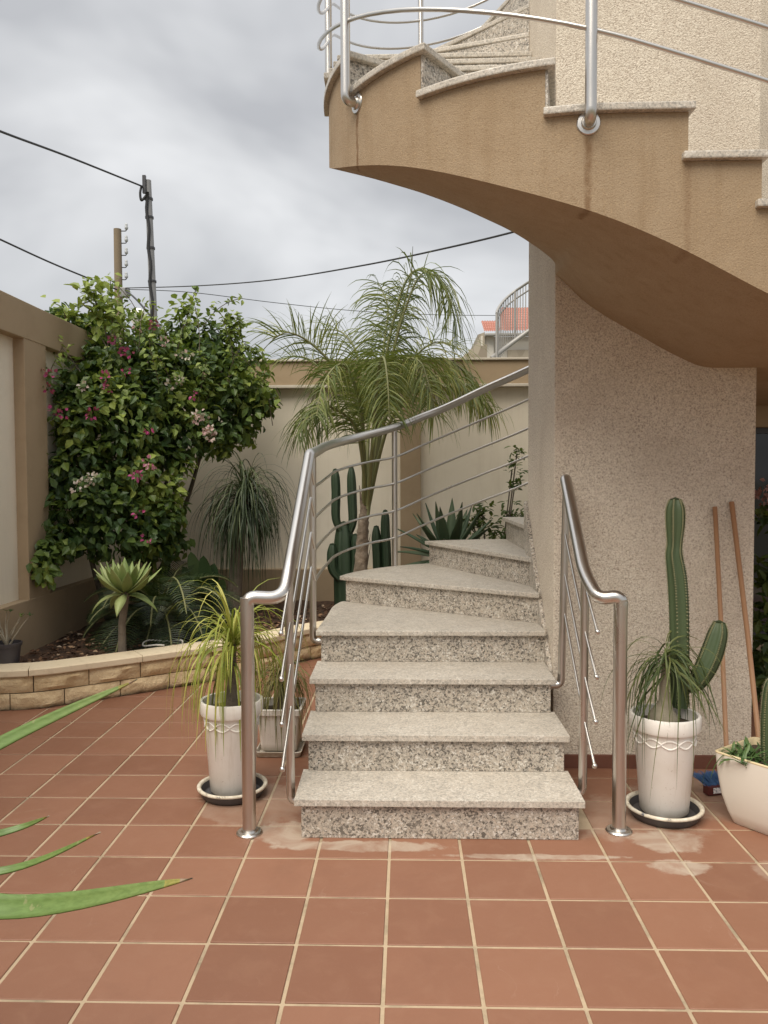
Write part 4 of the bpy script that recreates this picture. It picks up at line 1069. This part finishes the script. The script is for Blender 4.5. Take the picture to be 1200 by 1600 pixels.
# bougainvillea -----------------------------------------------------
bg = empty('bougainvillea', (-2.75, 7.9, .2), 'large bougainvillea with pink and white bracts climbing over the wall corner', 'bougainvillea')
def leaf_quad(mb, p, d, nrm, ln, wd, tint):
    d = d.normalized(); s_ = d.cross(nrm); s_ = s_.normalized() if s_.length > 1e-4 else Vector((1, 0, 0)); u_ = s_.cross(d)
    b0 = len(mb.v); f_ = u_*wd*.18
    for q in (p, p+d*ln*.35-s_*wd*.5+f_, p+d*ln*.45, p+d*ln*.35+s_*wd*.5+f_, p+d*ln*.72-s_*wd*.33+f_*.6, p+d*ln*.72+s_*wd*.33+f_*.6, p+d*ln-u_*ln*.08): mb.v.append(tuple(q))
    mb.face((b0, b0+2, b0+1), tint); mb.face((b0, b0+3, b0+2), tint)
    mb.face((b0+1, b0+2, b0+6, b0+4), tint); mb.face((b0+2, b0+3, b0+5, b0+6), tint)
# clumps: photo position, depth, radius (m)
CL = [(205, 545, 7.9, .30), (255, 560, 8.1, .36), (320, 562, 8.2, .36), (375, 580, 8.3, .28), (160, 585, 7.5, .30), (215, 610, 7.6, .42), (290, 610, 7.8, .42), (360, 625, 8.0, .36), (395, 628, 8.1, .20),
      (112, 610, 7.0, .20), (118, 660, 6.95, .26), (180, 670, 7.2, .42), (255, 660, 7.5, .40), (340, 665, 7.9, .26), (120, 730, 6.9, .28), (180, 745, 7.1, .36), (235, 735, 7.3, .30), (115, 795, 6.75, .26), (170, 815, 6.9, .32), (225, 810, 7.1, .28), (90, 840, 6.6, .18),
      (240, 850, 7.3, .2), (62, 862, 6.45, .11), (40, 885, 6.35, .07), (160, 520, 7.7, .15), (290, 535, 8.2, .22), (345, 545, 8.2, .2), (100, 495, 7.5, .07), (125, 500, 7.5, .08), (380, 670, 8.2, .16), (140, 640, 7.1, .3), (262, 700, 7.5, .2), (258, 790, 7.4, .16), (262, 840, 7.4, .17), (250, 815, 7.2, .18)]
lv, br_, bt = MB(), MB(), MB()
def spray(c, out, nleaf, young, sz=1.0, flower=None):
    for k in range(nleaf):
        p = c+Vector((U(-1, 1), U(-1, 1), U(-1, 1)))*.085*sz
        d = (out*.5+Vector((U(-1, 1), U(-1, 1), U(-1.5, .2)))).normalized(); nr = (Vector((0, 0, .7))+out*.9+Vector((U(-.6, .6), U(-.6, .6), 0))).normalized()
        leaf_quad(lv, p, d, nr, U(.065, .115)*sz, U(.048, .078)*sz, min(1, max(0, young+U(-.22, .22))))
        if flower is not None and R_() < .30: leaf_quad(bt, p+out*.05, Vector((U(-1, 1), U(-1, 1), U(-1, 1))), out, .042, .036, flower+U(-.1, .1))
for (px, py, Y0, r) in CL:
    c0 = at(px, py, Y0); n_ = int(165*r*r*4+9)
    for k in range(n_):
        v = Vector((random.gauss(0, 1), random.gauss(0, 1), random.gauss(0, 1))).normalized(); rr = r*(R_()**.33)
        if R_() < .6: rr = r*U(.8, 1.08)
        p = c0+Vector((v.x*rr, v.y*rr*.8, v.z*rr))
        p.x = max(p.x, WX+.05) if p.z < 3.0 else p.x
        p.y = min(p.y, WY-.02) if p.z < 2.9 else p.y
        lowshift = .0
        young = .42+.65*max(-.4, noise.noise(p*2.3))+U(-.1, .1)+(.40 if R_() < .18 else 0)
        spray(p, v, 6, young)
for k in range(30):                                 # long shoots
    c0 = random.choice(CL[:14]); p = at(c0[0], c0[1], c0[2])+Vector((U(-.2, .2), U(-.3, 0), c0[3]*.8)); d = Vector((U(-.6, .6), U(-.5, .1), U(.5, 1))).normalized(); q = p.copy(); pts = [q.copy()]
    for j in range(9):
        d = (d+Vector((U(-.1, .1), U(-.1, .1), -.10))).normalized(); q = q+d*.055; pts.append(q.copy()); spray(q, d, 3, .6+.03*j, .7)
    br_.tube(pts, .004, 5)
for (px, py, Y0, n_) in ((146, 452, 7.0, 9), (150, 470, 7.0, 10), (160, 487, 7.0, 9), (175, 497, 7.0, 6), (290, 478, 8.0, 6), (280, 495, 8.0, 6), (360, 515, 8.0, 7), (375, 510, 8.1, 6), (420, 625, 7.9, 6), (100, 483, 7.3, 5)):
    for k in range(n_): spray(at(px+U(-12, 12), py+U(-14, 14), Y0), Vector((0, -.5, .6)), 4, .9, 1.05)
    br_.tube([at(px, py, Y0), at(px+6, py+40, Y0+.1)], .005, 5)
for (px, py, Y0, f_, n_) in ((310, 650, 7.3, .88, 12), (325, 678, 7.3, .84, 12), (295, 620, 7.35, .35, 3), (77, 585, 6.6, .15, 4), (78, 600, 6.6, .1, 3), (138, 650, 6.75, .1, 4), (82, 645, 6.6, .2, 3), (240, 675, 7.0, .1, 3), (160, 582, 7.0, .15, 3), (168, 605, 7.0, .25, 3), (240, 508, 7.5, .3, 5), (218, 520, 7.5, .75, 3), (262, 530, 7.5, .8, 3), (170, 530, 7.2, .45, 5), (290, 560, 7.5, .98, 5), (125, 755, 6.55, .98, 4), (150, 750, 6.55, .98, 4), (235, 720, 6.9, .6, 4), (215, 745, 6.75, .35, 4), (210, 805, 6.7, .15, 3), (200, 555, 7.2, .15, 4), (190, 575, 7.1, .1, 3), (135, 605, 6.9, .95, 2), (260, 600, 7.3, .95, 2), (285, 590, 7.35, .95, 2), (92, 650, 6.6, .1, 2), (232, 835, 6.7, .2, 2)):
    for k in range(max(1, n_//2)):
        c_ = at(px+U(-9, 9), py+U(-7, 7), Y0-U(.02, .12)); spray(c_+Vector((0, .05, 0)), Vector((U(-.3, .3), -.8, .4)), 4, .4, .8)
        for q in range(8):
            d_ = Vector((U(-1, 1), U(-1.2, .3), U(-1, 1))).normalized(); leaf_quad(bt, c_+d_*.028, d_, Vector((U(-1, 1), -1, U(-1, 1))).normalized(), U(.028, .042), U(.024, .034), f_+U(-.12, .12))
for (a_, b_) in (((-2.8, 7.6, .2), (-2.6, 7.3, 1.5)), ((-2.75, 7.9, .2), (-2.5, 7.8, 2.2)), ((-2.7, 7.7, .2), (-2.2, 7.5, 1.9)), ((-2.7, 7.8, .2), (-2.0, 8.1, 2.4)), ((-2.85, 7.4, .2), (-2.9, 6.9, 1.6))):
    a_, b_ = Vector(a_), Vector(b_); mid = a_.lerp(b_, .5)+Vector((U(-.1, .1), U(-.1, .1), .1)); br_.tube(catmull([a_, mid, b_], 8), [.030-.001*i_ for i_ in range(17)], 7)
tag(lv.build('leaves', M['bougain'], bg, tinted=True), kind='stuff'); tag(bt.build('bracts', M['bract'], bg, tinted=True), kind='stuff'); br_.build('branches', M['bark'], bg, smooth=True)

# shrub behind the steps
sh = empty('leafy_shrub', (.85, 8.4, .25), 'leafy green shrub between the agave and the stucco pillar', 'shrub')
lv, tw = MB(), MB()
for (x, y, z, n_, r) in ((.72, 8.3, 1.12, 26, .14), (.95, 8.4, 1.05, 34, .2), (1.15, 8.35, 1.2, 30, .2), (1.2, 8.3, 1.0, 26, .2), (.8, 8.25, 1.28, 14, .1), (1.17, 8.45, 1.55, 8, .06), (1.14, 8.45, 1.72, 7, .06), (1.2, 8.5, 1.9, 6, .06)):
    for k in range(n_): spray_c = Vector((x+random.gauss(0, r*.6), y+random.gauss(0, r*.5), z+random.gauss(0, r*.6))); v = Vector((U(-1, 1), U(-1, .2), U(-.2, 1))).normalized(); [leaf_quad(lv, spray_c+Vector((U(-1, 1), U(-1, 1), U(-1, 1)))*.04, (v+Vector((U(-1, 1), U(-1, 1), U(-1, .4)))*.8), Vector((0, -.3, 1)), U(.06, .10), U(.028, .042), U(.1, .8)) for q in range(4)]
    tw.tube(catmull([(.95, 8.45, .2), (.95*.5+x*.5, 8.4, z*.55), (x, y, z)], 5), .008, 5)
lv.build('leaves', M['shrub'], sh, tinted=True); tw.build('branches', M['bark'], sh, smooth=True)

# small potted twig on the kerb edge
sp = empty('flower_pot', (-2.93, 5.62, .25), 'small dark grey pot with a bare twiggy succulent at the wall foot', 'pot')
b = MB(); b.lathe((-2.935, 5.62, .24), [(.0, 0), (.075, .0), (.095, .17), (.103, .172), (.105, .195), (.098, .197), (.094, .17), (.0, .165)], 24); b.build('pot_body', M['grey_plastic'], sp, smooth=True, auto=40)
tw, lv = MB(), MB()
for k in range(9):
    a = U(0, 2*pi); p = Vector((-2.935, 5.62, .40)); d = Vector((cos(a)*.5, sin(a)*.5, 1)).normalized(); pts = [p.copy()]
    for j in range(6): d = (d+Vector((U(-.35, .35), U(-.35, .35), U(-.1, .2)))).normalized(); p = p+d*.045; pts.append(p.copy())
    tw.tube(pts, [.008-.0009*i_ for i_ in range(7)], 6)
    for j in range(3): leaf_quad(lv, p, Vector((U(-1, 1), U(-1, 1), .5)), Vector((0, 0, 1)), .035, .018, R_())
tp = tw.build('stem', M['palestem'], sp, smooth=True); lv.build('leaves', M['shrub'], sp, tinted=True)

# litter, hose
lt = MB()
for k in range(1500):
    x = U(-3.0, .6); y = U(kerb_y(x)+.2, min(8.7, kerb_y(x)+1.6)); a = U(0, 2*pi)
    leaf_quad(lt, Vector((x, y, .262+.05*noise.noise((x*1.6, y*1.6, 0)))), Vector((cos(a), sin(a), U(-.2, .5))), Vector((U(-.5, .5), U(-.5, .5), 1)), U(.03, .06), U(.02, .04), R_()**1.6)
tag(lt.build('leaf_litter', M['litter'], tinted=True), 'dry leaf litter scattered over the bed soil', 'litter', kind='stuff')
b = MB(); hc = Vector((-1.98, 6.25, .30)); b.tube([hc+Vector((.16*cos(t), .12*sin(t), .01*sin(3*t))) for t in [2*pi*q/24*.8 for q in range(25)]], .007, 6)
tag(b.build('garden_hose', M['hose'], smooth=True), 'thin white hose loop lying on the soil behind the kerb', 'hose')

# foreground blades: a yucca in a pot at the picture edge
yu = empty('spiky_yucca', (-1.12, 1.45, 0), 'spiky plant whose long green pointed blades reach in from the picture edge', 'yucca')
b = MB(); b.lathe((-1.12, 1.45, 0), [(.0, .0), (.13, .0), (.17, .36), (.178, .36), (.18, .40), (.168, .40), (.16, .34), (.0, .33)], 32); b.build('pot', M['grey_plastic'], yu, smooth=True, auto=40)
b = MB(); b.tube([(-1.12, 1.45, .3), (-1.12, 1.45, .6), (-1.11, 1.45, .84)], [.05, .042, .04], 12); b.build('trunk', M['bark'], yu, smooth=True)
def blade(p0, mid, tip, w, up=Vector((0, 0, 1))):
    c_ = catmull([p0, mid, tip], 10); n_ = len(c_)-1; mb = MB(); d = (Vector(tip)-Vector(p0)).normalized(); sd = d.cross(up).normalized()
    g = []
    for i_, q in enumerate(c_):
        t = i_/n_; ww = w*(.55+.45*min(1, t*3))*max(.004, (1-t**3.0)**1.0)
        dd = (c_[min(i_+1, n_)]-c_[max(i_-1, 0)]).normalized(); s_ = (sd-dd*sd.dot(dd)).normalized(); nn = s_.cross(dd)
        g.append([q-s_*ww*.5+nn*ww*.13, q-s_*ww*.25+nn*ww*.03, q, q+s_*ww*.25+nn*ww*.03, q+s_*ww*.5+nn*ww*.13])
    b0 = 0
    nv = 5
    for r_ in g: mb.v.extend([tuple(p) for p in r_])
    for i_ in range(n_):
        for j in range(4): mb.face((i_*nv+j, (i_+1)*nv+j, (i_+1)*nv+j+1, i_*nv+j+1), i_/(n_-1))
    o = mb.build('leaf', M['yucca'], yu, smooth=True, tinted=True)
    sm = o.modifiers.new('solid', 'SOLIDIFY'); sm.thickness = .0035; return o
yc = Vector((-1.10, 1.45, .86))
blade(yc, at(10, 1418, 1.40), at(302, 1373, 1.30), .050, Vector((.1, -.75, .65)))
blade(yc+Vector((0, .03, .06)), at(5, 1160, 1.55), at(215, 1062, 1.55), .033, Vector((.1, -.8, .6)))
blade(yc, at(0, 1362, 1.55), at(158, 1301, 1.5), .020, Vector((.1, -.6, .7)))
blade(yc, at(0, 1303, 1.7), at(78, 1275, 1.7), .020, Vector((.1, -.6, .7)))
for k in range(26):
    az = U(1.9, 5.6) if k < 18 else U(-.6, .0) - pi/2; el = U(-.5, 1.2); ln = U(.40, .6); e_ = yc+Vector((cos(az)*cos(el), sin(az)*cos(el), sin(el)))*ln
    if e_.x > -.86: e_.x = -.86-U(0, .1)
    blade(yc, yc.lerp(e_, .5)+Vector((0, 0, .03)), e_-Vector((0, 0, .05)), U(.03, .05))

# ================================================================== BEYOND THE WALLS
def wire(name, pts, r, label):
    b_ = MB(); b_.tube(catmull(pts, 10), r, 6); return tag(b_.build(name, M['cable'], smooth=True), label, 'cable')
mp = empty('utility_pole', (at(240, 500, 14).x, 14, 0), 'thin grey metal pole with a black cable clamp at its top', 'pole')
t_, f_ = at(231, 282, 14), at(243, 560, 14); f_ = f_+(f_-t_)*(f_.z/(t_.z-f_.z))
b = MB(); b.tube([f_, t_], [.075, .058], 12); b.build('shaft', M['galva'], mp, smooth=True, auto=60)
b = MB(); k0 = at(226, 275, 13.95); b.box(k0.x-.028, k0.x+.028, 13.90, 13.95, at(226, 303, 13.95).z, k0.z); b.build('bracket', M['frame'], mp)
b = MB(); b.tube([at(229+.045*(y-300)+1.5*sin(y*.11), y, 13.92) for y in range(300, 520, 12)], .028, 6); b.build('cable_run', M['cable'], mp, smooth=True)
b = MB(); b.tube(catmull([at(221, 291, 13.9), at(219, 302, 13.88), at(221, 313, 13.88), at(228, 306, 13.9)], 6), .022, 6); b.build('cable_loop', M['cable'], mp, smooth=True)
for y in (311, 340, 388, 440):
    b = MB(); p = at(231+.043*(y-282), y, 14); b.lathe(p, [(.075, -.02), (.078, 0), (.075, .02)], 12); b.build('strap', M['frame'], mp, smooth=True)
tp = empty('utility_pole', (at(186, 495, 26).x, 26, 0), 'brown timber pole with a column of small insulators on its side', 'pole')
t_, f_ = at(183.5, 358, 26), at(186, 500, 26); f_ = f_+(f_-t_)*(f_.z/(t_.z-f_.z))
b = MB(); b.tube([f_, t_], [.16, .125], 12); b.build('shaft', M['timber'], tp, smooth=True, auto=60)
for k, y in enumerate((361, 380, 399, 418, 437)):
    a_ = at(188, y, 26); c_ = at(197.5, y, 26); b = MB(); b.tube(fillet([a_, c_, c_+Vector((0, 0, .12))], .05, 3), .018, 5)
    ar = b.build('bracket', M['frame'], tp, smooth=True); b = MB(); b.lathe(c_+Vector((0, 0, .06)), [(.02, -.02), (.055, 0), (.06, .07), (.04, .10), (.05, .14), (.03, .19), (0, .2)], 10); b.build('insulator', M['porcelain'], ar, smooth=True)
b = MB(); k0 = at(196, 456, 25.8); b.box(k0.x-.17, k0.x+.12, 25.7, 25.9, k0.z-.18, k0.z+.13); b.build('clamp', M['galva'], tp, bevel=.02)
wire('overhead_cable', [at(-120, 155, 8), at(0, 205, 9.5), at(110, 246, 11.5), at(222, 291, 13.9)], .016, 'thick black cable running down to the top of the grey metal pole')
wire('overhead_cable', [at(-120, 318, 16), at(0, 374, 19), at(90, 415, 22), at(184, 453, 25.7)], .026, 'black cable reaching the timber pole from above the tan wall')
wire('overhead_cable', [at(196, 450, 25.7), at(300, 447, 22), at(420, 438, 18), at(560, 416, 14.5), at(700, 387, 12), at(830, 355, 10.5), at(960, 315, 9.5)], .015, 'twisted black cable rising from the timber pole across the sky to the stair')
wire('overhead_cable', [at(200, 452, 25.8), at(300, 457, 27), at(430, 473, 29), at(560, 486, 31), at(690, 492, 33), at(830, 493, 36)], .012, 'thin sagging grey wire low in the sky behind the palm')
wire('overhead_cable', [at(196, 453, 25.7), at(215, 470, 24), at(243, 503, 22), at(262, 525, 21)], .03, 'black cable dropping steeply from the timber pole behind the bougainvillea')
wire('overhead_cable', [at(190, 456, 25.8), at(150, 467, 27), at(108, 482, 29), at(60, 495, 31)], .03, 'short black cable running off low between the timber pole and tan wall')
b = MB(); b.lathe((at(214, 500, 8.95).x, 8.98, at(214, 508, 8.95).z), [(.0, 0), (.05, .0), (.055, .02), (.085, .06), (.10, .11), (.085, .16), (.05, .19), (.0, .2)], 20)
gl = empty('wall_lamp', (at(214, 500, 8.95).x, 9.05, 2.99), 'small white globe lamp on the wall corner above the bougainvillea', 'lamp'); b.build('globe', M['globe'], gl, smooth=True)
b = MB(); gx = at(214, 500, 8.95); b.lathe((gx.x, 8.98, 2.98), [(.06, 0), (.06, .02), (.03, .04), (.03, gx.z-.2-2.98+.14)], 16); b.build('base', M['frame'], gl, smooth=True)

# neighbour's house with red roof
YH = 24
nh = empty('neighbour_house', (4.0, YH+2, 0), 'white house with a red tiled roof seen beyond the rear wall', 'house')
e0, e1 = at(742, 522, YH), at(905, 522, YH); zb = e0.z
b = MB(); b.box(e0.x+.35, e1.x, YH+.2, YH+6, 0, zb-.05); wl = b.build('wall', M['house_white'], nh)
b = MB(); b.box(at(752, 530, YH).x, at(772, 530, YH).x, YH+.02, YH+.18, 0, at(752, 525, YH).z); b.build('wall', M['house_white'], nh, bevel=.02)
b = MB(); b.box(at(794, 540, YH).x, at(840, 540, YH).x, YH+.08, YH+.19, at(794, 575, YH).z, at(794, 546, YH).z); b.build('wall', M['house_stone'], nh)
b = MB(); zr = at(750, 504, YH+2).z
# pantile roof: rows of ribs
def pantiles(mb, A, Bv, Cc, D, nu, nv):
    g_ = []
    for i_ in range(nu*6+1):
        u = i_/(nu*6); row = []
        for j in range(nv*2+1):
            v = (j//2+(j % 2)*.98)/nv if j < nv*2 else 1
            p = A.lerp(Bv, u).lerp(D.lerp(Cc, u), v); row.append(p+Vector((0, -.02, .035*abs(sin(pi*u*nu))+.03*(1-(v*nv) % 1))))
        g_.append(row)
    mb.quadstrip_grid(g_)
pantiles(b, at(757, 520, YH-.2), at(779, 520, YH-.2), at(779, 504, YH+1.6), at(752, 504, YH+1.6), 7, 4)
b.build('roof', M['roof_tile'], nh, smooth=True, auto=40)
b = MB(); pantiles(b, at(780, 519, YH-.1), at(915, 519, YH-.1), at(915, 483, YH+4), at(783, 483, YH+4), 34, 9); b.build('roof', M['roof_tile'], nh, smooth=True, auto=40)
b = MB(); b.box(at(757, 522, YH).x, e1.x, YH-.28, YH-.1, zb-.10, zb-.02); b.build('gutter', M['rail_paint'], nh, bevel=.02)
b = MB(); b.prism([(at(748, 530, YH).x, YH+.3), (at(757, 530, YH).x, YH-.1), (at(757, 530, YH).x, YH+5), (at(748, 530, YH).x, YH+5)], 0, at(750, 520, YH).z); b.build('wall', M['house_stone'], nh)
rm = empty('rubble_wall', (at(735, 555, 20).x, 20, 0), 'ragged low stone wall left of the neighbouring house', 'wall')
b = MB(); g_ = []
for i_ in range(14):
    x = at(722+i_*3, 550, 20).x; zt = at(722, 562-min(i_*3.0, 20)-U(0, 5), 20).z; g_.append([(x, 20, 0), (x, 20, zt), (x, 20.5, zt), (x, 20.5, 0)])
b.quadstrip_grid(g_); b.build('stonework', M['house_stone'], rm)
# neighbour's outside stair railing
YR = 17
nr = empty('balcony_railing', (at(800, 520, YR).x, YR, 0), 'curved grey railing of an outside stair in front of the red roof', 'railing')
H1 = [at(776, 490, YR), at(777, 485, YR+.1), at(783, 475, YR+.3), at(792, 465, YR+.5), at(803, 456, YR+.6), at(815, 448, YR+.5), at(829, 439, YR+.3), at(850, 428, YR)]
b = MB(); b.tube(catmull(H1, 6), .03, 6); b.build('handrail', M['rail_paint'], nr, smooth=True)
H2 = [p-Vector((0, 0, .18)) for p in H1]
b = MB(); b.tube(catmull(H2, 6), .018, 6); b.build('lower_rail', M['rail_paint'], nr, smooth=True)
for k in range(0, 22):
    c_ = catmull(H1, 6); p = c_[min(len(c_)-1, 1+k*2)]; b = MB(); r_ = .03 if k in (0, 1, 12) else .012
    b.tube([Vector((p.x, p.y, 0 if k in (0, 1) else max(2.0, p.z-1.15))), p], r_, 5); b.build('baluster', M['rail_paint'], nr)
b = MB(); b.tube([at(768, 560, YR), at(800, 536, YR+.2), at(826, 517, YR+.3), at(850, 500, YR+.2)], .05, 6); b.build('stair_string', M['rail_paint'], nr, smooth=True)

# shrubs past the core's edge
fs = empty('flowering_shrub', (2.62, 5.6, 0), 'leafy shrub with pinkish flower heads past the pillar edge', 'shrub')
lv, fl, tw = MB(), MB(), MB()
for (x, y, z, r, n_) in ((2.58, 5.6, .55, .22, 60), (2.66, 5.6, .95, .2, 60), (2.55, 5.65, .25, .2, 40), (2.6, 5.6, 1.3, .12, 20)):
    for k in range(n_):
        p = Vector((x+random.gauss(0, r*.5), y+random.gauss(0, r*.5), max(.05, z+random.gauss(0, r*.6))))
        for q in range(3): leaf_quad(lv, p, Vector((U(-1, 1), U(-1, .3), U(-1, .6))), Vector((0, -.4, 1)), U(.08, .13), U(.05, .07), U(.1, .9))
    tw.tube([(2.6, 5.6, 0), (2.6, 5.6, .02), (x, y, z)], .012, 6)
tw.tube([(2.6, 5.6, 0), (2.62, 5.6, .9), (2.60, 5.6, 1.5)], .012, 6)
for k in range(90): leaf_quad(fl, Vector((2.60+random.gauss(0, .07), 5.6+random.gauss(0, .06), 1.50+random.gauss(0, .045))), Vector((U(-1, 1), U(-1, 1), U(-1, 1))), Vector((U(-1, 1), -1, U(0, 1))), .04, .03, R_())
lv.build('leaves', M['shrub'], fs, tinted=True); tag(fl.build('flowers', M['pinkflower'], fs), kind='stuff'); tw.build('branches', M['bark'], fs, smooth=True)
